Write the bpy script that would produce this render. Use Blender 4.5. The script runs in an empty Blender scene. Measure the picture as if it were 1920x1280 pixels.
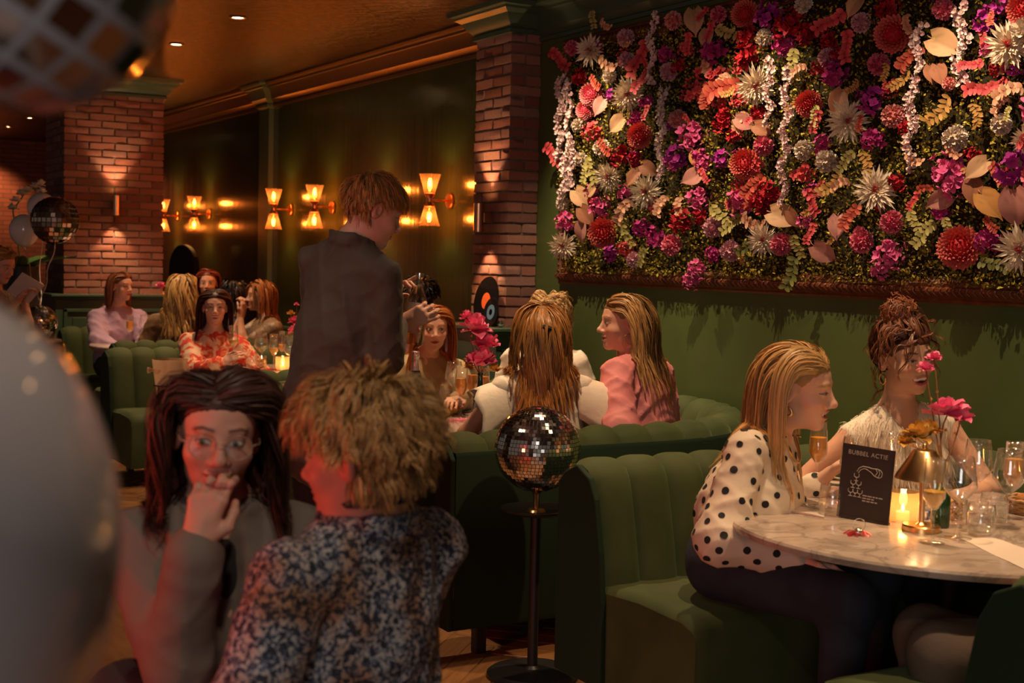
import bpy, bmesh, math, random
import numpy as np
from mathutils import Vector, Matrix
R0 = random.Random(7)
NR = np.random.RandomState(11)
scene = bpy.context.scene
COL = scene.collection
# ------------------------------------------------------------------ camera
FPX, TH, PI_, RO = 2534.0, .5275, .0608, .0234      # focal length in px of a 1920 px wide frame, yaw, pitch, roll
CAMP = np.array([0., 0., 1.5])
_fw = np.array([math.sin(TH)*math.cos(PI_), math.cos(TH)*math.cos(PI_), -math.sin(PI_)])
_rt = np.array([math.cos(TH), -math.sin(TH), 0.]); _up = np.cross(_rt, _fw)
CRT = _rt*math.cos(RO)+_up*math.sin(RO); CUP = -_rt*math.sin(RO)+_up*math.cos(RO); CFW = _fw
cd = bpy.data.cameras.new('camera'); cam = bpy.data.objects.new('camera', cd); COL.objects.link(cam)
cd.sensor_width = 36.0; cd.lens = FPX/1920*36.0; cd.clip_start = .02; cd.clip_end = 60
cam.matrix_world = Matrix([[CRT[0], CUP[0], -CFW[0], 0], [CRT[1], CUP[1], -CFW[1], 0], [CRT[2], CUP[2], -CFW[2], 1.5], [0, 0, 0, 1]])
cd.dof.use_dof = True; cd.dof.focus_distance = 5.4; cd.dof.aperture_fstop = 4.2
scene.camera = cam
# ------------------------------------------------------------------ world and exposure
w = bpy.data.worlds.new('world'); scene.world = w; w.use_nodes = True
w.node_tree.nodes['Background'].inputs[0].default_value = (.85, .66, .52, 1)
w.node_tree.nodes['Background'].inputs[1].default_value = .044
vs = scene.view_settings; vs.view_transform = 'Standard'; vs.look = 'None'; vs.gamma = 1; vs.use_curve_mapping = False
vs.exposure = 0.8
scene.cycles.max_bounces = 8; scene.cycles.transparent_max_bounces = 24
scene.cycles.caustics_reflective = False; scene.cycles.caustics_refractive = False
scene.cycles.sample_clamp_indirect = 3.0
# ------------------------------------------------------------------ lights of the room and added aisle fill
def light(name, typ, loc, energy, color, target=None, **kw):
    d = bpy.data.lights.new(name, typ); d.energy = energy; d.color = color
    for k, v in kw.items(): setattr(d, k, v)
    o = bpy.data.objects.new(name, d); COL.objects.link(o); o.location = loc
    if target is not None:
        o.rotation_euler = (Vector(target)-Vector(loc)).to_track_quat('-Z', 'Y').to_euler()
    return o
WARM = (1, .66, .38)
DOWN_Y = [1.8, 3.1, 4.45, 5.78, 7.1, 8.446, 9.807, 11.107]
for y in DOWN_Y:
    light('downlight_lamp', 'SPOT', (2.84, y, 2.95), 82, WARM, (2.92, y, 0), spot_size=1.30, spot_blend=.6, shadow_soft_size=.03)
for y, pw in ((2.25, 58), (3.55, 60), (4.85, 72), (6.15, 84)):  # picture lights washing the flower wall
    light('wall_washer_lamp', 'SPOT', (3.48, y, 2.95), pw, (1, .72, .46), (4.2, y, 1.40), spot_size=1.30, spot_blend=.75, shadow_soft_size=.006)
for x, y in ((.55, 1.15), (.6, 3.9)):               # unseen fill spots added over the aisle to brighten the foreground
    light('aisle_fill_lamp', 'SPOT', (x, y, 2.95), 34, (1, .78, .58), (x+.15, y+.45, 0), spot_size=1.7, spot_blend=.7, shadow_soft_size=.05)
# daylight from the shop window far behind the photographer
light('window_daylight', 'AREA', (-3.2, -3.6, 1.9), 42, (1.0, .93, .88), (1.2, 3.2, 1.0), shape='RECTANGLE', size=2.6, size_y=1.8)
light('end_wall_lamp', 'SPOT', (3.1, 19.3, 2.9), 45, (1, .45, .2), (3.1, 19.95, 1.6), spot_size=1.6, spot_blend=.6, shadow_soft_size=.05)
# red neon on the aisle side
light('red_neon_lamp', 'POINT', (-.75, 2.75, 1.0), 33, (1, .07, .03), shadow_soft_size=.12)
# ------------------------------------------------------------------ helpers
def ray(px, py): return CFW+CRT*(px-960)/FPX+CUP*(640-py)/FPX
def at(px, py, d): return CAMP+ray(px, py)*d
def onz(px, py, z):
    r = ray(px, py); return CAMP+r*((z-1.5)/r[2])
def onx(px, py, x):
    r = ray(px, py); return CAMP+r*(x/r[0])
def ony(px, py, y):
    r = ray(px, py); return CAMP+r*(y/r[1])
def V(*a): return np.array(a, float)
def nrm(v):
    v = np.asarray(v, float); return v/(np.linalg.norm(v)+1e-12)

class G:
    """collects verts / faces / material slots of one mesh"""
    def __init__(s): s.v = []; s.f = []; s.m = []; s.c = None
    def add(s, v, f, m=0, M=None):
        v = np.asarray(v, float)
        if M is not None: v = v @ np.asarray(M)[:3, :3].T + np.asarray(M)[:3, 3]
        o = len(s.v); s.v.extend(map(tuple, v)); s.f.extend(tuple(i+o for i in q) for q in f); s.m.extend([m]*len(f)); return s
    def box(s, c, d, m=0, rz=0):
        x, y, z = [a/2 for a in d]
        v = np.array([(-x,-y,-z),(x,-y,-z),(x,y,-z),(-x,y,-z),(-x,-y,z),(x,-y,z),(x,y,z),(-x,y,z)], float)
        if rz: cs, sn = math.cos(rz), math.sin(rz); v = v @ np.array([[cs, sn, 0], [-sn, cs, 0], [0, 0, 1]])
        return s.add(v+np.asarray(c), [(0,3,2,1),(4,5,6,7),(0,1,5,4),(1,2,6,5),(2,3,7,6),(3,0,4,7)], m)
    def lathe(s, prof, n=24, c=(0,0,0), m=0, cap=True):
        k = len(prof); a = np.arange(n)*2*np.pi/n
        v = np.array([(r*math.cos(t), r*math.sin(t), z) for r, z in prof for t in a])+np.asarray(c)
        f = [(i*n+j, i*n+(j+1) % n, (i+1)*n+(j+1) % n, (i+1)*n+j) for i in range(k-1) for j in range(n)]
        if cap:
            if prof[0][0] > 1e-6: f.append(tuple(range(n-1, -1, -1)))
            if prof[-1][0] > 1e-6: f.append(tuple((k-1)*n+j for j in range(n)))
        return s.add(v, f, m)
    def tube(s, pts, r, n=6, m=0, closed=False):
        pts = np.asarray(pts, float); k = len(pts); r = np.broadcast_to(r, (k,))
        t = np.gradient(pts, axis=0) if not closed else np.roll(pts, -1, 0)-np.roll(pts, 1, 0)
        t /= np.linalg.norm(t, axis=1)[:, None]+1e-12
        u = np.cross(t[0], (0, 0, 1.)); 
        if np.linalg.norm(u) < .1: u = np.cross(t[0], (1., 0, 0))
        u = nrm(u); vv = []
        for i in range(k):
            u = nrm(u-t[i]*(u@t[i])); w_ = np.cross(t[i], u)
            for j in range(n):
                a = 2*np.pi*j/n; vv.append(pts[i]+r[i]*(u*math.cos(a)+w_*math.sin(a)))
        f = [(i*n+j, i*n+(j+1) % n, ((i+1) % k)*n+(j+1) % n, ((i+1) % k)*n+j) for i in range(k if closed else k-1) for j in range(n)]
        if not closed: f += [tuple(range(n-1, -1, -1)), tuple((k-1)*n+j for j in range(n))]
        return s.add(vv, f, m)
    def grid(s, P, m=0, wrap=False):
        """P: (a,b,3) array of points -> quads"""
        a, b = P.shape[:2]
        f = [(i*b+j, i*b+(j+1) % b, (i+1)*b+(j+1) % b, (i+1)*b+j) for i in range(a-1) for j in range(b if wrap else b-1)]
        return s.add(P.reshape(-1, 3), f, m)
    def sweep(s, path, prof, closed=False, m=0):
        """path: 2-D polyline; prof: (out, z) points, out measured to the left of the path"""
        p = np.asarray(path, float); k = len(p); P = []
        for i in range(k):
            d0 = p[i]-p[i-1] if (i > 0 or closed) else p[1]-p[0]
            d1 = p[(i+1) % k]-p[i] if (i < k-1 or closed) else p[-1]-p[-2]
            n0 = nrm((-d0[1], d0[0])); n1 = nrm((-d1[1], d1[0])); mi = n0+n1; mi = mi/(mi@mi)*2 if mi@mi > .05 else n0
            P.append([(p[i][0]+mi[0]*o, p[i][1]+mi[1]*o, z) for o, z in prof])
        if closed: P.append(P[0])
        s.grid(np.array(P), m)
        return s
    def build(s, name, mats, parent=None, smooth=False, loc=None, angle=None):
        me = bpy.data.meshes.new(name); me.from_pydata(s.v, [], s.f)
        for mt in (mats if isinstance(mats, (list, tuple)) else [mats]): me.materials.append(mt)
        if max(s.m, default=0) > 0: me.polygons.foreach_set('material_index', np.array(s.m, np.int32))
        if smooth: me.polygons.foreach_set('use_smooth', np.ones(len(me.polygons), bool))
        if s.c is not None:
            at_ = me.color_attributes.new('Col', 'FLOAT_COLOR', 'POINT')
            cc = np.ones((len(me.vertices), 4), np.float32); cc[:, :3] = np.asarray(s.c, np.float32)[:, :3]; at_.data.foreach_set('color', cc.ravel())
        me.validate(); me.update()
        if smooth and angle: me.set_sharp_from_angle(angle=angle)
        o = bpy.data.objects.new(name, me); COL.objects.link(o)
        if loc is not None: o.location = loc
        if parent is not None: o.parent = parent
        return o

def bevelled(o, wdt, seg=2):
    md = o.modifiers.new('edge', 'BEVEL'); md.width = wdt; md.segments = seg; md.limit_method = 'ANGLE'; return o
def empty(name, loc=(0, 0, 0), rz=0):
    o = bpy.data.objects.new(name, None); COL.objects.link(o); o.location = loc; o.rotation_euler = (0, 0, rz); o.empty_display_size = .05; return o
def tag(o, label, cat, group=None, kind=None):
    o['label'] = label; o['category'] = cat
    if group: o['group'] = group
    if kind: o['kind'] = kind
    return o
def struct(o, label=None):
    o['kind'] = 'structure'
    if label: o['label'] = label
    return o
def copy_tree(o, parent=None, loc=None):
    c = o.copy(); COL.objects.link(c); c.parent = parent
    if loc is not None: c.location = loc
    for ch in list(o.children): copy_tree(ch, c)
    return c

# ------------------------------------------------------------------ materials
MATS = {}
def mat(name, col=(.5, .5, .5), rough=.5, metal=0., var=None, scale=8., bump=0., bscale=60., bstretch=(1, 1, 1), spec=.5, emit=None, estr=0.,
        attr=False, sheen=0., trans=0., coat=0., detail=4., stretch=(1, 1, 1), sss=0., aniso=0., bdist=.01):
    """principled material; var = second colour mixed in by noise; attr multiplies the vertex colour"""
    m = bpy.data.materials.new(name); m.use_nodes = True; nt = m.node_tree; b = nt.nodes['Principled BSDF']; L = nt.links.new
    b.inputs['Base Color'].default_value = (*col, 1); b.inputs['Roughness'].default_value = rough; b.inputs['Metallic'].default_value = metal
    b.inputs['Specular IOR Level'].default_value = spec
    if sheen: b.inputs['Sheen Weight'].default_value = sheen; b.inputs['Sheen Roughness'].default_value = .35; b.inputs['Sheen Tint'].default_value = (*[min(1, x*6+.15) for x in col], 1)
    if trans: b.inputs['Transmission Weight'].default_value = trans
    if coat: b.inputs['Coat Weight'].default_value = coat; b.inputs['Coat Roughness'].default_value = .08
    if sss: b.inputs['Subsurface Weight'].default_value = sss; b.inputs['Subsurface Radius'].default_value = (.012, .005, .003); b.inputs['Subsurface Scale'].default_value = 1
    if aniso: b.inputs['Anisotropic'].default_value = aniso
    if emit: b.inputs['Emission Color'].default_value = (*emit, 1); b.inputs['Emission Strength'].default_value = estr
    tc = nt.nodes.new('ShaderNodeTexCoord')
    csock = None
    if var is not None:
        mp = nt.nodes.new('ShaderNodeMapping'); mp.inputs['Scale'].default_value = stretch; L(tc.outputs['Object'], mp.inputs[0])
        n = nt.nodes.new('ShaderNodeTexNoise'); n.inputs['Scale'].default_value = scale; n.inputs['Detail'].default_value = detail; L(mp.outputs[0], n.inputs['Vector'])
        mx = nt.nodes.new('ShaderNodeMix'); mx.data_type = 'RGBA'; mx.inputs[6].default_value = (*col, 1); mx.inputs[7].default_value = (*var, 1)
        rp = nt.nodes.new('ShaderNodeMapRange'); rp.inputs[1].default_value = .35; rp.inputs[2].default_value = .65; L(n.outputs[0], rp.inputs[0]); L(rp.outputs[0], mx.inputs[0])
        csock = mx.outputs[2]
    if attr:
        a = nt.nodes.new('ShaderNodeVertexColor'); a.layer_name = 'Col'
        mx = nt.nodes.new('ShaderNodeMix'); mx.data_type = 'RGBA'; mx.blend_type = 'MULTIPLY'; mx.inputs[0].default_value = 1
        L(a.outputs[0], mx.inputs[7])
        if csock: L(csock, mx.inputs[6])
        else: mx.inputs[6].default_value = (*col, 1)
        csock = mx.outputs[2]
    if csock: L(csock, b.inputs['Base Color'])
    if bump:
        mp = nt.nodes.new('ShaderNodeMapping'); mp.inputs['Scale'].default_value = bstretch; L(tc.outputs['Object'], mp.inputs[0])
        n = nt.nodes.new('ShaderNodeTexNoise'); n.inputs['Scale'].default_value = bscale; n.inputs['Detail'].default_value = 5; L(mp.outputs[0], n.inputs['Vector'])
        bp = nt.nodes.new('ShaderNodeBump'); bp.inputs['Strength'].default_value = bump; bp.inputs['Distance'].default_value = bdist; L(n.outputs[0], bp.inputs['Height']); L(bp.outputs[0], b.inputs['Normal'])
    MATS[name] = m; return m
def glass_mat(name, col=(1, 1, 1), gloss=1.0, base=.05):
    """thin clear glass: see-through with fresnel reflections"""
    m = bpy.data.materials.new(name); m.use_nodes = True; nt = m.node_tree; nt.nodes.clear(); L = nt.links.new
    o = nt.nodes.new('ShaderNodeOutputMaterial'); mx = nt.nodes.new('ShaderNodeMixShader'); t = nt.nodes.new('ShaderNodeBsdfTransparent'); g = nt.nodes.new('ShaderNodeBsdfGlossy')
    t.inputs[0].default_value = (*col, 1); g.inputs['Roughness'].default_value = .03; g.inputs[0].default_value = (gloss,)*3+(1,)
    lw = nt.nodes.new('ShaderNodeLayerWeight'); lw.inputs[0].default_value = .5
    pw = nt.nodes.new('ShaderNodeMath'); pw.operation = 'POWER'; pw.inputs[1].default_value = 3.0; L(lw.outputs['Facing'], pw.inputs[0])
    mr = nt.nodes.new('ShaderNodeMapRange'); mr.inputs[3].default_value = base; mr.inputs[4].default_value = .95; L(pw.outputs[0], mr.inputs[0])
    L(mr.outputs[0], mx.inputs[0]); L(t.outputs[0], mx.inputs[1]); L(g.outputs[0], mx.inputs[2]); L(mx.outputs[0], o.inputs[0])
    MATS[name] = m; return m
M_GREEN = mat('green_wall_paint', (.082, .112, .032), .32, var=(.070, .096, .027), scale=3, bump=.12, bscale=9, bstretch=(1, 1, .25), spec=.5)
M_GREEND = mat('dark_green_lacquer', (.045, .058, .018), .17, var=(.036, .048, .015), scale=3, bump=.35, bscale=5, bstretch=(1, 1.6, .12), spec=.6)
M_TRIM = mat('green_trim_paint', (.055, .095, .058), .35, bump=.1, bscale=30)
M_LITTRIM = mat('sconce_lit_trim', (.14, .075, .03), .32, .55, bump=.15, bscale=20)  # far crown moulding; warm sconce reflections are put into its colour
M_CEIL = mat('hammered_copper_ceiling', (.085, .047, .019), .26, .7, var=(.065, .036, .015), scale=2, bump=1.0, bscale=22, bstretch=(.5, 1.6, 1), bdist=.03)
M_PLANK = mat('oak_plank', (.30, .135, .045), .38, var=(.20, .085, .028), scale=5, stretch=(1, 12, 1), bump=.15, bscale=40, bstretch=(1, 10, 1))
M_FLOORG = mat('floor_joint', (.05, .025, .012), .7)
M_MORTAR = mat('mortar', (.20, .145, .105), .95, var=(.13, .09, .07), scale=20, bump=.5, bscale=90)
BRICKC = [(.44, .165, .115), (.50, .21, .15), (.37, .13, .085), (.48, .25, .20), (.40, .19, .13), (.33, .145, .115), (.53, .25, .17)]
M_BRICK = [mat('brick_%d' % i, c, .9, var=tuple(x*f for x, f in zip(c, (.72, .70, .68))), scale=16, bump=.8, bscale=45) for i, c in enumerate(BRICKC)]
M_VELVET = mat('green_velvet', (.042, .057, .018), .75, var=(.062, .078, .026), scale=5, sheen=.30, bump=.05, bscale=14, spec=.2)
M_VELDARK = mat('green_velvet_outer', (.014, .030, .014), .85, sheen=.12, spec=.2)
M_BLACK = mat('black_metal', (.012, .011, .010), .45)
M_GOLD = mat('brushed_brass', (.75, .46, .20), .28, 1.0, bump=.05, bscale=60)
M_COPPER = mat('copper', (.62, .26, .11), .32, 1.0)
M_MARBLE = mat('marble', (.56, .45, .37), .18, var=(.40, .31, .25), scale=4, detail=10, stretch=(1, 2.6, 1), coat=.2)
M_GLASS = glass_mat('clear_glass', base=.085)
def lit_glass(name, col, t=.45):
    """pressed glass that scatters the light of the flame or bulb inside"""
    m = glass_mat(name, tuple(min(1, c*1.0) for c in col), 1, .08); nt = m.node_tree; L = nt.links.new; o = [n for n in nt.nodes if n.type == 'OUTPUT_MATERIAL'][0]; old = o.inputs[0].links[0].from_socket
    tr = nt.nodes.new('ShaderNodeBsdfTranslucent'); tr.inputs[0].default_value = (*col, 1); mx = nt.nodes.new('ShaderNodeMixShader'); mx.inputs[0].default_value = t; L(old, mx.inputs[1]); L(tr.outputs[0], mx.inputs[2]); L(mx.outputs[0], o.inputs[0]); return m

def _veins(m):
    nt = m.node_tree; b = nt.nodes['Principled BSDF']; L = nt.links.new; old = b.inputs['Base Color'].links[0].from_socket; tc = nt.nodes.new('ShaderNodeTexCoord'); n = nt.nodes.new('ShaderNodeTexNoise'); n.inputs['Scale'].default_value = 4.5; n.inputs['Detail'].default_value = 7; n.inputs['Distortion'].default_value = 1.6; L(tc.outputs['Object'], n.inputs['Vector'])
    a = nt.nodes.new('ShaderNodeMath'); a.operation = 'SUBTRACT'; a.inputs[1].default_value = .5; L(n.outputs[0], a.inputs[0]); c = nt.nodes.new('ShaderNodeMath'); c.operation = 'ABSOLUTE'; L(a.outputs[0], c.inputs[0])
    r = nt.nodes.new('ShaderNodeMapRange'); r.inputs[1].default_value = .0; r.inputs[2].default_value = .035; r.inputs[3].default_value = .62; r.inputs[4].default_value = 0.; L(c.outputs[0], r.inputs[0])
    mx = nt.nodes.new('ShaderNodeMix'); mx.data_type = 'RGBA'; mx.inputs[7].default_value = (.22, .16, .13, 1); L(r.outputs[0], mx.inputs[0]); L(old, mx.inputs[6]); L(mx.outputs[2], b.inputs['Base Color'])
_veins(M_MARBLE)
# ------------------------------------------------------------------ structure
W = 4.218; ZC = 3.0
g = G(); g.box((1.0, 9.0, -.06), (10, 26, .06)); fl = struct(g.build('floor', M_FLOORG), 'oak herringbone parquet floor')
# herringbone planks where the floor shows
pv = G(); pv.box((0, 0, 0), (.5, .1, .02)); plank0 = pv.build('plank', M_PLANK, fl); bevelled(plank0, .002, 1); COL.objects.unlink(plank0)
def herring(zone, maxn):
    """zone: test(x,y); classic herringbone: plank of 1x5 units alternating direction"""
    n = 0; u = .104
    for r in range(-130, 130):
        for q in range(-40, 40):
            for o in (0, 1):
                a, b = ((r+q*10, r) if o == 0 else (r+5+q*10, r-4))      # lower-left unit cell of the plank
                ln, wd = (5, 1) if o == 0 else (1, 5)
                cx, cy = (a+ln/2)*u, (b+wd/2)*u
                x, y = (cx-cy)*.70711, (cx+cy)*.70711
                if not zone(x, y): continue
                p = plank0.copy(); COL.objects.link(p); p.parent = fl; p.name = 'plank'
                p.location = (x, y, -.0105+R0.uniform(-.0008, .0008)); p.rotation_euler = (0, 0, math.pi/4+(math.pi/2 if o else 0)); n += 1
                if n >= maxn: return n
    return n
def _inquad(q):
    q = np.array(q)
    def t(x, y):
        s = []
        for i in range(len(q)):
            a, b = q[i], q[(i+1) % len(q)]; s.append((b[0]-a[0])*(y-a[1])-(b[1]-a[1])*(x-a[0]))
        return all(v > -.12 for v in s) or all(v < .12 for v in s)
    return t
qa = [onz(*p, 0)[:2] for p in ((780, 1150), (1060, 1150), (1060, 1295), (780, 1295))]
qb = [onz(*p, 0)[:2] for p in ((150, 800), (345, 800), (345, 985), (150, 985))]
n1 = herring(_inquad(qa), 150); n2 = herring(_inquad(qb), 150)
# the rest of the parquet, too far or hidden for single planks
M_PARQ = mat('oak_parquet_far', (.24, .105, .035), .4, var=(.17, .07, .024), scale=4, stretch=(8, 1, 1), bump=.1, bscale=30)
g = G(); g.box((1.0, 9.0, -.0055), (10, 26, .004)); pq = g.build('parquet', M_PARQ, fl); pq['kind'] = 'stuff'
g = G(); g.box((1.0, 9.0, ZC+.05), (6.5, 26, .1)); struct(g.build('ceiling', M_CEIL), 'hammered copper coloured glossy ceiling')
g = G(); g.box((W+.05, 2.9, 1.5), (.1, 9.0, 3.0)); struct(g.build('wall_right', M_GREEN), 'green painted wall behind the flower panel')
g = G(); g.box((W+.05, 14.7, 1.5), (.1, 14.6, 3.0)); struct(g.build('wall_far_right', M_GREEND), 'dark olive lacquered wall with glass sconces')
# far end wall of brick, seen past the big pillar
M_FARBRICK = mat('far_brick', (.30, .10, .055), .9)
_nt = M_FARBRICK.node_tree; _b = _nt.nodes.new('ShaderNodeTexBrick'); _tc = _nt.nodes.new('ShaderNodeTexCoord'); _mp = _nt.nodes.new('ShaderNodeMapping'); _mp.inputs['Rotation'].default_value = (math.pi/2, 0, 0)
_b.inputs['Scale'].default_value = 1.0; _b.inputs['Brick Width'].default_value = .217; _b.inputs['Row Height'].default_value = .0625; _b.inputs['Mortar Size'].default_value = .006; _b.inputs['Color1'].default_value = (.34, .11, .06, 1); _b.inputs['Color2'].default_value = (.24, .075, .04, 1); _b.inputs['Mortar'].default_value = (.10, .07, .05, 1)
_nt.links.new(_tc.outputs['Object'], _mp.inputs[0]); _nt.links.new(_mp.outputs[0], _b.inputs['Vector']); _nt.links.new(_b.outputs[0], _nt.nodes['Principled BSDF'].inputs['Base Color'])
fw_ = G(); fw_.box((1.0, 20.05, 1.5), (7, .1, 3.0)); farwall = struct(fw_.build('wall_back', M_FARBRICK), 'red brick wall at the far end of the room')

CROWN = [(.0, 2.795), (.016, 2.795), (.02, 2.815), (.012, 2.822), (.02, 2.84), (.045, 2.862), (.055, 2.90), (.085, 2.945), (.098, 2.95), (.10, 2.965), (.125, 2.972), (.135, 2.985), (.135, 3.0)]
g = G(); g.sweep([(W, -1.6), (W, 6.98)], CROWN); struct(g.build('trim_1', M_TRIM, smooth=True, angle=.5), 'green crown moulding above the flower panel')
g = G(); g.sweep([(W, 7.40), (W, 11.53)], CROWN); struct(g.build('trim_2', M_LITTRIM, smooth=True, angle=.5), 'crown moulding over the sconces with their warm glow in its colour')
g = G(); g.sweep([(W, 11.78), (W, 20)], CROWN); struct(g.build('trim_3', M_LITTRIM, smooth=True, angle=.5), 'crown moulding beyond the pilaster with warm sconce glow in its colour')
# pilaster
g = G(); g.box((W-.02, 11.655, 1.4), (.05, .25, 2.8)); pl = struct(g.build('trim_4', M_TRIM), 'slim green pilaster on the dark wall')
g = G(); g.sweep([(W, 11.53), (W-.045, 11.53), (W-.045, 11.78), (W, 11.78)], [(-.001, 2.78)]+[(o+.01, z) for o, z in CROWN]); g.build('pilaster_capital', M_TRIM, pl, True, angle=.5)

# ------------------------------------------------------------------ bricks
def brick_variant(seed):
    r = np.random.RandomState(seed); n = (5, 3, 3); ax = [np.linspace(-.5, .5, k) for k in n]
    for a in ax: a[1] += 0; 
    ax[0] = np.array([-.5, -.44, 0, .44, .5]); ax[1] = np.array([-.5, 0, .5]); ax[2] = np.array([-.5, 0, .5])
    bm = bmesh.new(); idx = {}
    def v(i, j, k):
        if (i, j, k) not in idx:
            p = np.array([ax[0][i], ax[1][j], ax[2][k]])
            e = sum(1 for q, m_ in ((i, n[0]), (j, n[1]), (k, n[2])) if q in (0, m_-1))
            if e >= 2: p = p*np.array([.985, .97, .96])
            p = p+r.uniform(-1, 1, 3)*np.array([.010, .03, .055])
            idx[(i, j, k)] = bm.verts.new(p)
        return idx[(i, j, k)]
    A, B, C = n[0]-1, n[1]-1, n[2]-1
    for i in range(A):
        for j in range(B):
            bm.faces.new([v(i, j, 0), v(i, j+1, 0), v(i+1, j+1, 0), v(i+1, j, 0)]); bm.faces.new([v(i, j, C), v(i+1, j, C), v(i+1, j+1, C), v(i, j+1, C)])
        for k in range(C):
            bm.faces.new([v(i, 0, k), v(i+1, 0, k), v(i+1, 0, k+1), v(i, 0, k+1)]); bm.faces.new([v(i, B, k), v(i, B, k+1), v(i+1, B, k+1), v(i+1, B, k)])
    for j in range(B):
        for k in range(C):
            bm.faces.new([v(0, j, k), v(0, j, k+1), v(0, j+1, k+1), v(0, j+1, k)]); bm.faces.new([v(A, j, k), v(A, j+1, k), v(A, j+1, k+1), v(A, j, k+1)])
    me = bpy.data.meshes.new('brick'); bm.to_mesh(me); bm.free()
    me.polygons.foreach_set('use_smooth', np.ones(len(me.polygons), bool)); me.set_sharp_from_angle(angle=.75)
    return me
BV = []
for i in range(7):
    me = brick_variant(i); me.materials.append(M_BRICK[i]); BV.append(me)
def brick(parent, c, d):
    o = bpy.data.objects.new('brick', R0.choice(BV)); COL.objects.link(o); o.parent = parent
    ax = (d[0], d[1], d[2]); rz = 0
    if d[1] > d[0]: ax = (d[1], d[0], d[2]); rz = math.pi/2
    if R0.random() < .5: rz += math.pi
    o.location = (c[0]+R0.uniform(-.0025, .0025), c[1]+R0.uniform(-.0025, .0025), c[2]+R0.uniform(-.0015, .0015)); o.scale = ax; o.rotation_euler = (R0.uniform(-.012, .012), R0.uniform(-.012, .012), rz+R0.uniform(-.008, .008))
    return o
CH = .0625; BH = .0505
# middle pillar
YP, XP = 6.972, W-.208; LP = .43
mp_ = G(); mp_.box(((XP+.012+W)/2, YP+LP/2, 1.5), (W-XP-.012, LP-.024, 3.0)); pil1 = struct(mp_.build('pillar_1', M_MORTAR), 'narrow brick pillar beside the flower panel')
for r in range(29):
    z = 1.095+CH*r+BH/2
    if r % 2 == 0:
        brick(pil1, (XP+.104, YP+.05, z), (.206, .1, BH)); brick(pil1, (XP+.05, YP+.112+.1025, z), (.1, .205, BH)); brick(pil1, (XP+.05, YP+.329+.05, z), (.1, .1, BH))
    else:
        brick(pil1, (XP+.05, YP+.1025, z), (.1, .205, BH)); brick(pil1, (XP+.112+.047, YP+.05, z), (.094, .1, BH)); brick(pil1, (XP+.05, YP+.217+.1065, z), (.1, .213, BH))
CAP = [(-.01, 2.83), (.02, 2.83), (.022, 2.855), (.012, 2.86), (.03, 2.88), (.055, 2.905), (.07, 2.935), (.105, 2.955), (.11, 2.968), (.135, 2.974), (.14, 3.0)]
g = G(); g.sweep([(W, YP+LP), (XP, YP+LP), (XP, YP), (W, YP)][::-1], [(o, z) for o, z in CAP]); g.build('capital', M_TRIM, pil1, True, angle=.5)
# big pillar
XQ0, XQ1, YQ, DQ = 2.503, 3.36, 11.959, .76
mp_ = G(); mp_.box(((XQ0+XQ1)/2, YQ+DQ/2, 1.5), (XQ1-XQ0-.024, DQ-.024, 3.0)); pil2 = struct(mp_.build('pillar_2', M_MORTAR), 'broad square brick pillar in the room')
for r in range(28):
    z = 1.115+CH*r+BH/2; B = .2052
    def run(n0, start, ln, f):
        s = start
        while s < ln-.02:
            e = min(s+B, ln)
            if s < 0: s = 0
            f(s, e); s = e+.012
    if r % 2 == 0: st, sd = 0, -.1
    else: st, sd = -.1086, 0
    run(0, st, XQ1-XQ0, lambda s, e: brick(pil2, (XQ0+(s+e)/2, YQ+.05, z), (e-s, .1, BH)))
    run(0, .112 if r % 2 == 0 else .0, DQ, lambda s, e: brick(pil2, (XQ0+.05, YQ+(s+e)/2, z), (.1 if s > .05 else .1, e-s, BH)) if s > .05 else None)
g = G(); g.sweep([(XQ0, YQ), (XQ1, YQ), (XQ1, YQ+DQ), (XQ0, YQ+DQ)][::-1], CAP, closed=True); g.build('capital', M_TRIM, pil2, True, angle=.5)
# panelled wainscot around the pillars
def plinth(n, x0, x1, y0, y1, zt, label, panels):
    g = G(); g.box(((x0+x1)/2, (y0+y1)/2, (zt-.045)/2), (x1-x0, y1-y0, zt-.045)); o = struct(g.build('trim_%d' % n, M_TRIM), label)
    g = G(); g.box(((x0+x1)/2, (y0+y1)/2, zt-.0325), (x1-x0+.05, y1-y0+.05, .025)); bevelled(g.build('ledge_mould', M_TRIM, o), .008)
    g = G(); g.box(((x0+x1)/2, (y0+y1)/2, zt-.012), (x1-x0+.09, y1-y0+.09, .024)); bevelled(g.build('ledge', M_TRIM, o), .006)
    for (a, b) in panels:
        g = G(); zz0, zz1 = .18, zt-.14
        fr = [(a, zz0), (b, zz0), (b, zz1), (a, zz1)]
        for q in range(4):
            p, s = fr[q], fr[(q+1) % 4]
            g.box(((p[0]+s[0])/2, y0-.008, (p[1]+s[1])/2), (abs(s[0]-p[0])+.03, .016, abs(s[1]-p[1])+.03))
        g.box(((a+b)/2, y0-.004, (zz0+zz1)/2), (b-a-.12, .01, zz1-zz0-.12)); bevelled(g.build('panel', M_TRIM, o), .004)
    return o
plinth(5, 3.90, W, 6.88, 7.55, 1.095, 'green panelled plinth with a ledge under the narrow pillar', [(3.95, 4.17)])
plinth(6, 2.42, 3.62, 11.87, 12.80, 1.115, 'green panelled wainscot under the broad pillar', [(2.5, 3.0), (3.08, 3.55)])
g = G(); g.box((W-.03, 9.6, .86), (.06, 4.0, .03)); struct(bevelled(g.build('trim_7', M_TRIM), .008), 'green dado rail along the dark wall')

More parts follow.
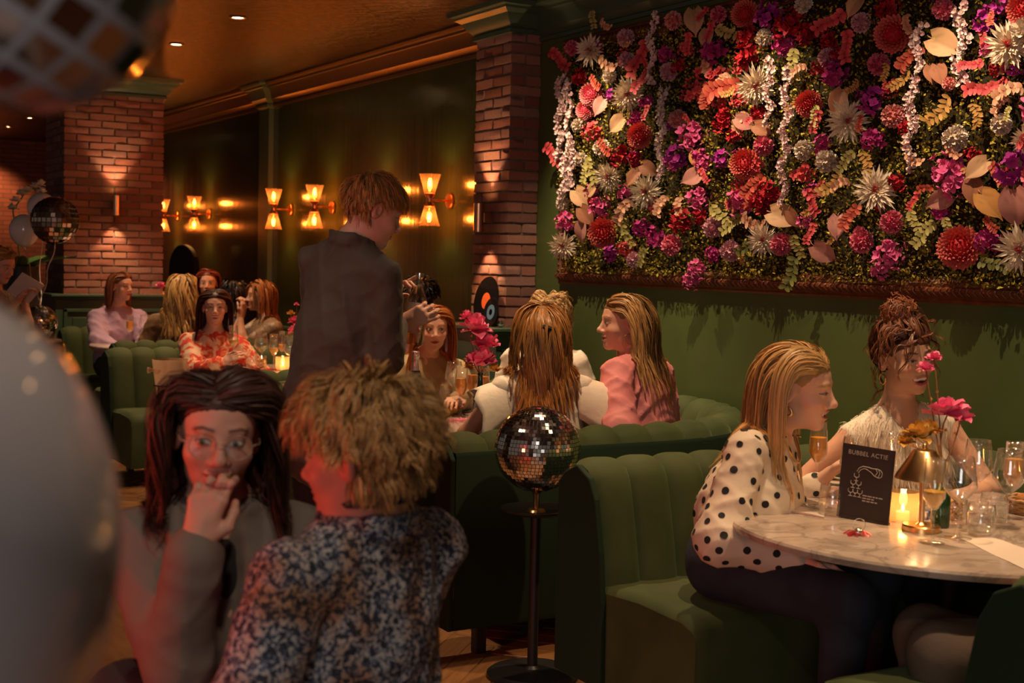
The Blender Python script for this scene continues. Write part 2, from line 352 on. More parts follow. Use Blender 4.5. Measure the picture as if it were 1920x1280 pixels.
# ------------------------------------------------------------------ ceiling downlights
M_LAMP = mat('lamp_glow', (1, .8, .5), .5, emit=(1, .82, .55), estr=14)
M_LAMPRIM = mat('downlight_rim', (.35, .2, .09), .35, .8)
for i, y in enumerate(DOWN_Y+[12.6, 16.4, 17.8]):
    x = 2.84 if y < 12 else 3.05
    e = empty('ceiling_downlight', (x, y, ZC)); tag(e, 'small recessed spotlight in the copper ceiling', 'downlight', 'recessed ceiling spotlights')
    g = G(); g.lathe([(.036, 0), (.055, 0), (.055, -.006), (.045, -.010), (.036, -.006), (.036, 0)], 20, cap=False); g.build('rim', M_LAMPRIM, e, True)
    g = G(); g.lathe([(.0001, -.004), (.035, -.004)], 20); g.build('lens', M_LAMP, e)

# ------------------------------------------------------------------ glass wall sconces
M_AMBER = lit_glass('amber_ribbed_glass', (1.0, .46, .18), .055)
M_BULB = mat('bulb_glow', (1, .7, .35), .4, emit=(1, .60, .22), estr=20)
M_BULBG = glass_mat('bulb_glass', (1, .85, .6), 1, .05)
def ribbed(z0, r0, z1, r1, n=12, k=10, amp=.11):
    P = []
    for i in range(k):
        t = i/(k-1); r = r0+(r1-r0)*(t**1.15)
        P.append([(r*(1+amp*(1 if j % 2 else -1)*(.3+.7*t))*np.array([math.cos(2*math.pi*j/(2*n)), math.sin(2*math.pi*j/(2*n))])).tolist()+[z0+(z1-z0)*t] for j in range(2*n)])
    return np.array(P)
SC = None
for i, y in enumerate((8.1, 9.12, 10.141, 11.069, 13.339, 14.45)):
    z = 1.88
    if SC is None:
        SC = e = empty('wall_sconce', (W, y, z))
        g = G(); g.lathe([(.0001, 0), (.048, 0), (.052, .004), (.052, .014), (.046, .02), (.0001, .022)], 24); v = np.array(g.v); g.v = [tuple((-a[2], a[0], a[1])) for a in v]; g.build('wall_plate', M_COPPER, e, True, angle=.6)
        g = G(); g.tube([(-.02, 0, 0), (-.155, 0, 0)], .007, 8); g.build('arm', M_COPPER, e, True)
        g = G(); g.lathe([(.012, -.05), (.034, -.042), (.026, -.02), (.02, -.012), (.02, .012), (.026, .02), (.034, .042), (.012, .05)], 20, (-.16, 0, 0)); g.build('holder', M_COPPER, e, True, angle=.6)
        for s in (1, -1):
            g = G(); g.grid(ribbed(.03*s, .033, .172*s, .067), wrap=True); g.v = [tuple(np.array(a)+(-.16, 0, 0)) for a in g.v]
            sh = g.build('glass_shade', M_AMBER, e, True)
            g = G(); g.lathe([(.0001, .055*s), (.010, .058*s), (.018, .09*s), (.026, .118*s), (.024, .138*s), (.013, .152*s), (.0001, .155*s)], 14, (-.16, 0, 0)); bb = g.build('bulb', M_BULBG, sh, True)
            g = G(); g.lathe([(.0001, .085*s), (.007, .09*s), (.009, .11*s), (.007, .13*s), (.0001, .135*s)], 8, (-.16, 0, 0)); g.build('filament', M_BULB, sh, True)
    else: e = copy_tree(SC, None, (W, y, z))
    tag(e, 'copper wall sconce with flared glass shades '+('next to the narrow brick pillar', 'behind the head of the waiter', 'between the waiter and the slim pilaster', 'right beside the slim pilaster', 'beyond the slim pilaster', 'half hidden by the broad brick pillar')[i], 'wall sconce', 'glass sconces along the dark wall')
    for s in (1, -1): light('sconce_bulb', 'POINT', (W-.16, y, z+.115*s), 6.5, (1, .50, .17), shadow_soft_size=.018)

# up-down cylinder lamps on the brick pillars
def tube_lamp(loc, out, label):
    e = empty('cylinder_wall_lamp', loc, out); tag(e, label, 'wall lamp')
    g = G(); g.lathe([(.024, -.085), (.03, -.085), (.03, .085), (.024, .085), (.024, .07), (.0001, .07)], 24, (-.085, 0, 0)); g.lathe([(.024, -.085), (.024, -.07), (.0001, -.07)], 24, (-.085, 0, 0)); g.build('tube', M_GOLDT, e, True, angle=.6)
    g = G(); g.box((-.03, 0, 0), (.06, .045, .06)); bevelled(g.build('bracket', M_GOLDT, e), .003)
    for d in (1, -1):
        g = G(); g.lathe([(.0001, .071*d), (.022, .071*d)], 14, (-.085, 0, 0)); g.build('lens', M_LAMP, e)
    c, s = math.cos(out), math.sin(out)
    p = (loc[0]-.085*c, loc[1]-.085*s, loc[2])
    for d in (1, -1):
        light('wall_lamp_beam', 'SPOT', (p[0], p[1], p[2]+.09*d), 9, (1, .55, .27), (p[0]+.02*c, p[1]+.02*s, p[2]+d), spot_size=1.35, spot_blend=.5, shadow_soft_size=.015)
    return e
M_GOLDT = mat('satin_copper_tube', (.72, .42, .24), .30, 1.0)
tube_lamp((XP-.0, YP+.20, 1.745), 0, 'copper cylinder lamp on the narrow brick pillar')
tube_lamp((2.925, YQ-.0, 1.885), math.pi/2, 'copper cylinder lamp on the broad brick pillar')
# ------------------------------------------------------------------ curved velvet booths
XE = 2.36                                            # aisle ends of the booths
def booth(y0, y1, label, XN=2.36, XF=2.36, trim=.0):
    """U-shaped booth, inner back line from (XE,y1) round by the wall to (XE,y0)"""
    rad = .78; xb = W-.17
    pts = [(XF, y1)]
    for a in np.linspace(math.pi/2, 0, 13): pts.append((xb-rad+rad*math.cos(a), y1-rad+rad*math.sin(a)))
    for a in np.linspace(0, -math.pi/2, 13): pts.append((xb-rad+rad*math.cos(a), y0+rad+rad*math.sin(a)))
    pts.append((XN, y0)); p = np.array(pts)
    keep = [0]
    for i in range(1, len(p)):
        if np.linalg.norm(p[i]-p[keep[-1]]) > 1e-4: keep.append(i)
    p = p[keep]
    cum = np.concatenate([[0], np.cumsum(np.linalg.norm(np.diff(p, axis=0), axis=1))]); Ltot = cum[-1]
    def P(s):
        s = np.clip(s, 0, Ltot); x = np.interp(s, cum, p[:, 0]); y = np.interp(s, cum, p[:, 1])
        e = .02; a = np.stack([np.interp(np.clip(s+e, 0, Ltot), cum, p[:, 0])-np.interp(np.clip(s-e, 0, Ltot), cum, p[:, 0]), np.interp(np.clip(s+e, 0, Ltot), cum, p[:, 1])-np.interp(np.clip(s-e, 0, Ltot), cum, p[:, 1])], -1)
        a /= np.linalg.norm(a, axis=-1, keepdims=True); n = np.stack([a[..., 1], -a[..., 0]], -1)          # inward (towards the table)
        return np.stack([x, y], -1), n
    def off(s, o, z):
        q, n = P(np.asarray(s)); q = q+n*np.asarray(o)[..., None]; return np.concatenate([q, np.broadcast_to(np.asarray(z, float), q.shape[:-1])[..., None]], -1)
    e = empty('curved_booth', (XE, (y0+y1)/2, 0)); tag(e, label, 'booth', 'green velvet booths along the wall')
    def B(g, name, m, **k):
        o = g.build(name, m, e, **k)
        o.matrix_parent_inverse = Matrix.Translation((-XE, -(y0+y1)/2, 0)); return o
    prof = np.array([(.115, .40), (.10, .48), (.085, .56), (.065, .65), (.048, .73), (.030, .785), (.004, .822), (-.04, .838), (-.085, .832), (-.12, .805), (-.135, .76)])
    bn = np.array([(1, .1), (1, .1), (1, .1), (1, .15), (1, .2), (.8, .5), (.4, .9), (0, 1), (-.4, .9), (-.8, .5), (-1, 0)])
    n = max(8, int(round(Ltot/.150))); e_ = np.linspace(0, Ltot, n+1)
    for k in range(n):
        u = np.linspace(0, 1, 9); bul = (np.sin(np.pi*u)**.55)*.026-.012
        s = e_[k]+(e_[k+1]-e_[k])*u
        Pm = np.stack([off(s, prof[j, 0]+bul*bn[j, 0], prof[j, 1]+bul*bn[j, 1]*.9) for j in range(len(prof))])
        # close the sides of the cushion with its inner face
        g = G(); g.grid(Pm)
        back = np.stack([off(s, np.full(9, -.06), np.full(9, .40)), Pm[0]]); g.grid(back)
        for side in (0, 8):
            ring = [tuple(x) for x in Pm[:, side]]+[tuple(off(s[side:side+1], np.array([-.135]), .40)[0])]
            o0 = len(g.v); g.v.extend(ring); g.f.append(tuple(range(o0, o0+len(ring)))); g.m.append(0)
        B(g, 'back_channel', M_VELVET, smooth=True, angle=1.0)
    # outer shell and wing ends
    sp = np.concatenate([[0], np.linspace(.06, Ltot-.06, 42), [Ltot]])
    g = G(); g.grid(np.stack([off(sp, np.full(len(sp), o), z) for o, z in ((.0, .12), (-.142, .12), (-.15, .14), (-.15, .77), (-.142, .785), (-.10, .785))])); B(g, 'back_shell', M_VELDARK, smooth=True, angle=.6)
    for s0, d in ((0., -1), (Ltot, 1)):
        q, nn = P(np.array([s0])); tdir = np.array([nn[0][1], -nn[0][0]])*(1 if True else 1)
        tdir = np.array([-1., 0.])
        outl = [(-.15, .12), (.13, .12), (.125, .40), (.108, .56), (.072, .73), (.035, .795), (-.04, .83), (-.11, .80), (-.15, .76)]
        g = G(); a = [np.array([*(q[0]+nn[0]*o+tdir*.0), z]) for o, z in outl]; b = [np.array([*(q[0]+nn[0]*o+tdir*.022), z]) for o, z in outl]
        m = len(outl); g.add(a+b, [tuple(range(m)), tuple(range(2*m-1, m-1, -1))]+[(i, m+i, m+(i+1) % m, (i+1) % m) for i in range(m)])
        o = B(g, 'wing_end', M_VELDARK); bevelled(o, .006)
    # seat
    Lt = Ltot-trim; so = np.concatenate([[0, .012], np.linspace(.05, Lt-.05, 46), [Lt-.012, Lt]])
    zz = np.full(len(so), .455); zz[0] = zz[-1] = .43; zz[1] = zz[-2] = .45
    rows = [off(so, np.full(len(so), .07), zz-.002), off(so, np.full(len(so), .30), zz+.012), off(so, np.full(len(so), .52), zz+.004), off(so, np.full(len(so), .575), zz-.014), off(so, np.full(len(so), .59), zz-.05), off(so, np.full(len(so), .585), .12)]
    g = G(); g.grid(np.stack(rows))
    for i in (0, len(so)-1):
        ring = [tuple(r[i]) for r in rows]+[tuple(off(so[i:i+1], np.array([.07]), .12)[0])]
        o0 = len(g.v); g.v.extend(ring); g.f.append(tuple(range(o0, o0+len(ring)))); g.m.append(0)
    B(g, 'seat', M_VELVET, smooth=True, angle=.9)
    for (x, y) in ((XN+.16, y0-.06), (XF+.16, y1+.06), (XN+.16+trim, y0+.45), (XF+.16, y1-.45), (xb-.4, y0+.1), (xb-.4, y1-.1)):
        g = G(); g.box((x, y, .06), (.045, .045, .12)); bevelled(B(g, 'leg', M_BLACK), .004)
    return e
booth(1.96, 3.67, 'green velvet channel-tufted booth where the polka-dot blouse guest sits', 2.42, 2.44)
booth(4.50, 6.52, 'green velvet booth behind the mirror ball stand', 2.31, 2.41, .32)
booth(7.25, 9.10, 'green velvet booth behind the standing waiter with the floral blouse guest', 2.22, 2.20)
booth(9.90, 11.66, 'green velvet booth against the panelled wainscot of the broad pillar', 2.42, 2.44)

# ------------------------------------------------------------------ marble tables
M_EDGE = mat('marble_edge', (.42, .33, .26), .3, var=(.3, .23, .18), scale=10)
TABLES = {}
def table(k, x, y, r, label):
    e = empty('round_table', (x, y, 0)); tag(e, label, 'table', 'round marble tables in the booths')
    g = G(); g.lathe([(.0001, .722), (r-.02, .722), (r-.004, .726), (r, .735), (r, .742), (r-.004, .749), (r-.012, .75), (.0001, .75)], 72); g.build('marble_top', M_MARBLE, e, True, angle=.5)
    g = G(); g.lathe([(.0001, .0), (.24, .0), (.245, .01), (.06, .03), (.035, .06), (.032, .66), (.05, .70), (.16, .721)], 32); g.build('pedestal', M_BLACK, e, True, angle=.5)
    TABLES[k] = (x, y); return e
table(1, 3.14, 2.76, .67, 'round marble table set for the polka-dot and lace blouse guests')
table(2, 3.10, 5.50, .62, 'round marble table beside the standing waiter with the foil-topped bottle')
table(3, 3.10, 8.15, .60, 'round marble table in front of the floral blouse guest')
table(4, 3.05, 10.80, .58, 'round marble table beside the lavender sweater guest')

# ------------------------------------------------------------------ mirror ball on its stand
M_MIRROR = mat('mirror_tile', (.95, .93, .90), .10, 1.0)
M_GROUT = mat('mirror_ball_core', (.05, .045, .04), .6)
def mirror_ball(parent, c, r, tile, seed=0, gap=.86, name='mirror_tiles', m=None):
    rr = np.random.RandomState(seed)
    g = G(); rows = int(math.pi*r/tile); g.lathe([(max(.0001, r*.985*math.sin(t)), -r*.985*math.cos(t)) for t in np.linspace(0, math.pi, 24)], 40, c); g.build('ball_core', M_GROUT, parent, True)
    g = G()
    for i in range(rows):
        t = (i+.5)*math.pi/rows; nn = max(4, int(2*math.pi*r*math.sin(t)/tile)); ph = rr.uniform(0, 6.28)
        h = math.pi*r/rows*gap/2; w_ = 2*math.pi*r*math.sin(t)/nn*gap/2
        for j in range(nn):
            a = ph+2*math.pi*j/nn
            n0 = np.array([math.sin(t)*math.cos(a), math.sin(t)*math.sin(a), math.cos(t)]); u = np.array([-math.sin(a), math.cos(a), 0]); v = np.cross(n0, u)
            nj = nrm(n0+rr.normal(0, .05, 3)); u = nrm(u-nj*(u@nj)); v = np.cross(nj, u); cc = np.asarray(c)+n0*r
            o = len(g.v); g.v.extend([tuple(cc+u*sx*w_+v*sy*h) for sx, sy in ((-1, -1), (1, -1), (1, 1), (-1, 1))]); g.f.append((o, o+1, o+2, o+3)); g.m.append(0)
    o = g.build(name, m or M_MIRROR, parent); o['kind'] = 'stuff'; return o
bx, by = 2.505, 4.10
e = empty('ball_stand', (bx, by, 0)); tag(e, 'slim black pole stand with round foot and dish carrying the mirror ball', 'stand')
g = G(); g.lathe([(.0001, 0), (.165, 0), (.165, .012), (.15, .022), (.03, .03), (.02, .04)], 40); g.build('foot', M_BLACK, e, True, angle=.5)
g = G(); g.lathe([(.019, .03), (.019, .59)], 16); g.build('pole', M_BLACK, e, True, angle=.5)
g = G(); g.lathe([(.0001, .588), (.09, .592), (.125, .605), (.128, .612), (.12, .612), (.08, .601), (.0001, .599)], 36); g.build('dish', M_BLACK, e, True, angle=.6)
e = empty('mirror_ball', (bx, by, .60)); tag(e, 'large silver mirror ball standing between the two velvet booths', 'mirror ball')
g = G(); g.lathe([(.0001, .0), (.035, .0), (.03, .008), (.012, .012), (.012, .06), (.02, .072)], 18); g.build('mount', M_GOLD, e, True, angle=.6)
mirror_ball(e, (0, 0, .072+.153), .154, .0135, 3)
# ------------------------------------------------------------------ framed flower panel
M_PETAL = mat('petal', (.80, .78, .78), .6, attr=True, spec=.25)
M_MOSS = mat('moss', (1, 1, 1), .85, attr=True, spec=.15)
M_FRAME = mat('carved_red_brown_wood', (.20, .060, .022), .38, var=(.13, .035, .014), scale=18, bump=.35, bscale=55, coat=.15)
FY0, FY1, FZ0, FZ1 = 2.0, 6.69, 1.365, 2.768
panel = empty('flower_panel', (W, (FY0+FY1)/2, FZ0)); tag(panel, 'large framed panel of moss and artificial pink, red and white flowers on the green wall', 'wall art')
def PB(g, name, m, **k):
    o = g.build(name, m, panel, **k); o.matrix_parent_inverse = Matrix.Translation((-W, -(FY0+FY1)/2, -FZ0)); return o
fprof = [(0, 0), (0, .018), (.010, .026), (.018, .022), (.026, .034), (.046, .05), (.060, .05), (.066, .040), (.078, .044), (.092, .036), (.105, .026), (.105, 0)]
for (a, b) in (((FY0, FZ0), (FY1, FZ0)), ((FY1, FZ0), (FY1, FZ1)), ((FY1, FZ1), (FY0, FZ1)), ((FY0, FZ1), (FY0, FZ0))):
    a, b = np.array(a), np.array(b); d = nrm(b-a); n = np.array([-d[1], d[0]]); P = []
    for t, s in ((a, 1), (b, -1)):
        P.append([(W-h, *(t+n*o+d*o*s)) for o, h in fprof])
    g = G(); g.grid(np.array(P)); PB(g, 'frame_side', M_FRAME, smooth=True, angle=.5)
    # carved scrolls along the moulding
    L = np.linalg.norm(b-a); g = G(); k = int(L/.034)
    for i in range(1, k):
        c = a+d*(i*L/k)
        pts = []
        for q in np.linspace(0, 1, 5):
            o = .024+.040*q; sh = .018*math.sin(q*math.pi*.9)-.006; h = np.interp(o, [x[0] for x in fprof[:11]], [x[1] for x in fprof[:11]])+.003
            pts.append((W-h, *(c+n*o+d*sh)))
        g.tube(pts, [.002, .005, .006, .005, .002], 4)
        if i % 2 == 0:
            p2 = [(W-.047, *(c+n*(.080+.010*math.cos(t))+d*.010*math.sin(t))) for t in np.linspace(0, 5, 5)]; g.tube(p2, .0028, 4)
    o = PB(g, 'frame_carving', M_FRAME, smooth=True); o['kind'] = 'stuff'
# moss bed
rs = np.random.RandomState(5)
gy, gz = np.linspace(FY0+.08, FY1-.07, 150), np.linspace(FZ0+.075, FZ1-.06, 46)
YY, ZZ = np.meshgrid(gy, gz, indexing='ij'); hh = .045+.022*np.sin(YY*9+2*np.sin(ZZ*7))*np.cos(ZZ*11)+rs.uniform(-.012, .012, YY.shape)
hh[0] = hh[-1] = .01; hh[:, 0] = hh[:, -1] = .015
g = G(); g.grid(np.stack([W-hh, YY, ZZ], -1)); g.c = np.tile([.022, .018, .006], (len(g.v), 1)); PB(g, 'moss_bed', M_MOSS, smooth=True)
n = 46000; y = rs.uniform(FY0+.07, FY1-.06, n); z = FZ0+.07+(FZ1-FZ0-.12)*rs.uniform(0, 1, n)**1.15
base = np.stack([W-(.045+.03*rs.uniform(0, 1, n)+.022*np.sin(y*9+2*np.sin(z*7))*np.cos(z*11)), y, z], -1)
u = rs.normal(0, 1, (n, 3)); u /= np.linalg.norm(u, axis=1)[:, None]; v = np.cross(u, rs.normal(0, 1, (n, 3))); v /= np.linalg.norm(v, axis=1)[:, None]
sz = rs.uniform(.005, .0115, n)[:, None]
vv = np.stack([base-u*sz, base+v*sz*.6, base+u*sz, base-v*sz*.6], 1).reshape(-1, 3)
g = G(); g.v = list(map(tuple, vv)); g.f = [(4*i, 4*i+1, 4*i+2, 4*i+3) for i in range(n)]; g.m = [0]*n
pat = .5+.5*np.sin(y*3.1+1.3*np.sin(z*5))*np.cos(z*3.7+y); pal = np.array([[.26, .20, .02], [.13, .10, .015], [.10, .05, .012], [.40, .34, .04]])
pick = np.where(rs.uniform(0, 1, n) < .30*pat, 3, rs.choice([0, 1, 2], n, p=[.42, .33, .25])); cc = pal[pick]*rs.uniform(.8, 1.6, (n, 1))
g.c = np.repeat(cc, 4, 0); o = PB(g, 'moss_tufts', M_MOSS); o['kind'] = 'stuff'

# --- flower meshes; local +Z faces out of the wall, unit diameter
class FG(G):
    def __init__(s): super().__init__(); s.c = []
    def petal(s, base, d, up, L, Wd, cup=.2, curl=.2, c0=(1, 1, 1), c1=(1, 1, 1), tip=.0, k=3):
        d = nrm(d); up = nrm(np.asarray(up)-d*(np.asarray(up)@d)); sd = np.cross(d, up); base = np.asarray(base, float); o = len(s.v)
        for i in range(k+1):
            t = i/k; w_ = Wd*(math.sin(math.pi*(.12+.80*t))**.8 if tip == 0 else (1-t)**tip*(.35+1.6*t)) ; c = base+d*L*t+up*L*curl*t*t
            for q in (-1, 0, 1):
                s.v.append(tuple(c+sd*w_*.5*q+up*(cup*Wd*.5*abs(q)))); s.c.append([a+(b-a)*t for a, b in zip(c0, c1)])
        for i in range(k):
            for q in (0, 1): s.f.append((o+i*3+q, o+i*3+q+1, o+i*3+q+4, o+i*3+q+3)); s.m.append(0)
    def ball(s, c, r, col, n=8):
        o = len(s.v); s.lathe([(max(.0001, r*math.sin(t)), -r*math.cos(t)) for t in np.linspace(0, math.pi, 6)], n, c, cap=False); s.c.extend([col]*(len(s.v)-o))
def sph(n, f):
    ga = math.pi*(3-math.sqrt(5)); out = []
    for i in range(n):
        z = 1-(i+.5)/n*f; r = math.sqrt(max(0, 1-z*z)); out.append(np.array([r*math.cos(ga*i), r*math.sin(ga*i), z]))
    return out
def mk_dahlia(c0, c1, n=110, r=None):
    g = FG(); rr = random.Random(n)
    for i, p in enumerate(sph(n, 1.15)):
        t = i/n; L = .10+.11*t; out = nrm(p+np.array([0, 0, .25*(1-t)]))
        g.petal(p*.30*np.array([1, 1, .75]), out, (0, 0, 1), L, .085+.05*t, -.5, .15+.3*t, c0, c1)
    g.ball((0, 0, .0), .30, c0); return g
def mk_spiky(c0, c1, heart, n=110):
    g = FG(); rr = random.Random(3)
    for i, p in enumerate(sph(n, 1.05)):
        t = i/n; L = .16+.36*t*rr.uniform(.8, 1.1); p = nrm(p+np.array([rr.uniform(-.2, .2), rr.uniform(-.2, .2), 0]))
        a = heart if t < .12 else c0
        g.petal(p*.07, p, (0, 0, 1), L, .085+.03*t, .35, rr.uniform(-.05, .2), a, heart if t < .08 else c1, tip=.75)
    return g
def mk_pom(c0, c1, n=120):
    g = FG(); rr = random.Random(9)
    for i, p in enumerate(sph(n, 1.25)):
        q = nrm(p+np.array([rr.uniform(-.3, .3) for _ in range(3)])); g.petal(p*.30*np.array([1, 1, .8])*rr.uniform(.85, 1.05), q, (rr.uniform(-1, 1), rr.uniform(-1, 1), 1), .18, .15, .3, rr.uniform(-.3, .5), c0, c1, k=2)
    g.ball((0, 0, 0), .30, c0); return g
def mk_cluster(c0, c1, n=17, seed=1, flat=.6):
    g = FG(); rr = random.Random(seed)
    for i, p in enumerate(sph(n, 1.0)):
        c = p*np.array([.30, .34, .30*flat])*rr.uniform(.55, 1.15)+np.array([rr.uniform(-.08, .08), rr.uniform(-.1, .1), 0]); nn = nrm(p+np.array([rr.uniform(-.5, .5) for _ in range(3)]))
        u = nrm(np.cross(nn, (rr.uniform(-1, 1), 1, .2))); v = np.cross(nn, u); ph = rr.uniform(0, 6); f = rr.uniform(.75, 1.25)
        a = tuple(min(1, x*f) for x in c0); b = tuple(min(1, x*f) for x in c1)
        for k in range(4):
            an = ph+k*math.pi/2; d = nrm(u*math.cos(an)+v*math.sin(an)+nn*.45); g.petal(c, d, nn, .19*rr.uniform(.8, 1.15), .16, .25, .1, a, b)
    return g
def mk_string(c0, c1, heart, length, seed):
    """hanging wisteria; unit width, local -Y hangs down"""
    g = FG(); rr = random.Random(seed); n = int(length*17)
    for i in range(n):
        t = i/n; y = -length*t; wob = .32*math.sin(t*length*2.2+seed)
        c = np.array([wob+rr.uniform(-.46, .46)*(1-.35*t), y+rr.uniform(-.05, .05), rr.uniform(.02, .34)]); nn = nrm((rr.uniform(-.8, .8), rr.uniform(-.4, .6), 1)); u = nrm(np.cross(nn, (0, 1, 0))); v = np.cross(nn, u)
        s_ = rr.uniform(.8, 1.2)
        for d in (u+v*.4, -u+v*.4, -v): g.petal(c, nrm(d+nn*.4), nn, .26*s_, .27*s_, .35, .25, heart if rr.random() < .35 else c0, c1, k=2)
    g.tube([(.32*math.sin(t*length*2.2+seed), -length*t, .1) for t in np.linspace(0, 1, 12)], .02, 4); g.c.extend([(.12, .12, .03)]*(len(g.v)-len(g.c)))
    return g
def mk_leaf(c0, c1, fold=.25):
    """heart-shaped begonia leaf with veins, base at origin, tip at -Y"""
    g = FG(); n = 9; P = []
    for i in range(n):
        t = i/(n-1); w_ = .40*(math.sin(math.pi*min(1, t*1.0+.10))**.75)*(1-.28*t) if t < .97 else .01
        row = []
        for q in np.linspace(-1, 1, 9):
            back = .14*abs(q)*(1-t)**2*(1 if t < .4 else .4)
            row.append((q*w_, .28-t*.95+back, fold*abs(q)*w_+.06*math.sin(t*3)-.10*t*t+.012*math.cos(q*12+t*6)))
            vein = abs(math.sin((abs(q)*1.2+t*1.3)*7)) < .25 or abs(q) < .05
            f = .78 if vein else 1.0; g.c.append([(a+(b-a)*t)*f for a, b in zip(c0, c1)])
        P.append(row)
    g.grid(np.array(P)); g.tube([(0, .28, .02), (0, .42, -.05), (.03, .5, -.16)], .015, 4); g.c.extend([c0]*(len(g.v)-len(g.c)))
    return g
def mk_sprig(c0, c1, n=9, seed=1, lw=.17):
    g = FG(); rr = random.Random(seed)
    for i in range(n):
        t = i/(n-1); y = .45-.9*t; x = .10*math.sin(t*4+seed)
        for sd in (-1, 1):
            d = nrm((sd, -.45+rr.uniform(-.3, .3), rr.uniform(-.1, .6))); f = rr.uniform(.75, 1.2)
            g.petal((x, y, .06), d, (0, 0, 1), rr.uniform(.20, .28), lw, .15, -.1, tuple(a*f for a in c0), tuple(min(1, a*f) for a in c1))
    g.tube([(.10*math.sin(t*4+seed), .45-.9*t, .04) for t in np.linspace(0, 1, 7)], .014, 4); g.c.extend([c0]*(len(g.v)-len(g.c)))
    return g
MAG = ((.42, .015, .16), (.70, .06, .32)); PUR = ((.33, .015, .24), (.55, .05, .38)); PKM = ((.60, .04, .22), (.92, .20, .42)); RED = ((.30, .006, .012), (.62, .025, .045)); COR = ((.50, .025, .045), (.84, .15, .14)); CRO = ((.42, .04, .025), (.66, .16, .09))
KINDS = {
 'D': ('ball_dahlia', mk_dahlia((.50, .012, .022), (.92, .22, .16)), 'coral red ball dahlia'), 'd': ('ball_dahlia', mk_dahlia((.62, .05, .09), (.95, .36, .33)), 'salmon pink ball dahlia'),
 'S': ('spiky_dahlia', mk_spiky((.85, .62, .38), (.95, .86, .66), (.85, .16, .16)), 'cream spiky dahlia with a pink heart'), 'w': ('carnation', mk_pom((.62, .47, .30), (.93, .84, .70)), 'cream white carnation'),
 'l': ('carnation', mk_pom((.55, .20, .26), (.88, .52, .55)), 'lilac pink carnation'), 'r': ('carnation', mk_pom((.58, .05, .13), (.88, .24, .30)), 'rose pink carnation'), 's': ('carnation', mk_pom((.66, .16, .14), (.92, .42, .36)), 'salmon carnation'),
 'm': ('bougainvillea_spray', mk_cluster(*MAG, 17, 1), 'magenta bougainvillea spray'), 'p': ('bougainvillea_spray', mk_cluster(*PUR, 19, 2), 'purple magenta bougainvillea spray'), 'k': ('bougainvillea_spray', mk_cluster(*PKM, 20, 3), 'bright pink bougainvillea spray'),
 'R': ('hydrangea_spray', mk_cluster(*RED, 20, 4), 'crimson hydrangea spray'), 'c': ('hydrangea_spray', mk_cluster(*COR, 16, 5), 'coral hydrangea spray'),
 'L': ('begonia_leaf', mk_leaf((.60, .36, .17), (.74, .46, .26)), 'pale gold begonia leaf'), 'b': ('begonia_leaf', mk_leaf((.34, .13, .06), (.50, .22, .12)), 'russet begonia leaf'), 'q': ('begonia_leaf', mk_leaf((.62, .27, .21), (.72, .36, .30)), 'dusty pink begonia leaf'), 'o': ('begonia_leaf', mk_leaf((.52, .24, .05), (.66, .33, .10)), 'amber begonia leaf'),
 'e': ('leaf_sprig', mk_sprig(*COR, 8, 1), 'coral red leaf sprig'), 'f': ('leaf_sprig', mk_sprig(*CRO, 8, 2), 'orange leaf sprig'), 'h': ('leaf_sprig', mk_sprig((.60, .27, .14), (.85, .50, .32), 8, 3), 'peach leaf sprig'), 'y': ('leaf_sprig', mk_sprig((.34, .30, .06), (.58, .52, .20), 7, 4, .15), 'yellow green leaf sprig'), 'G': ('leaf_sprig', mk_sprig((.10, .12, .03), (.26, .27, .07), 7, 5, .16), 'green leaf sprig'),
 'g': ('leaf_sprig', mk_sprig((.42, .22, .05), (.62, .36, .10), 8, 6, .13), 'golden leaf sprig')}
FM = {}
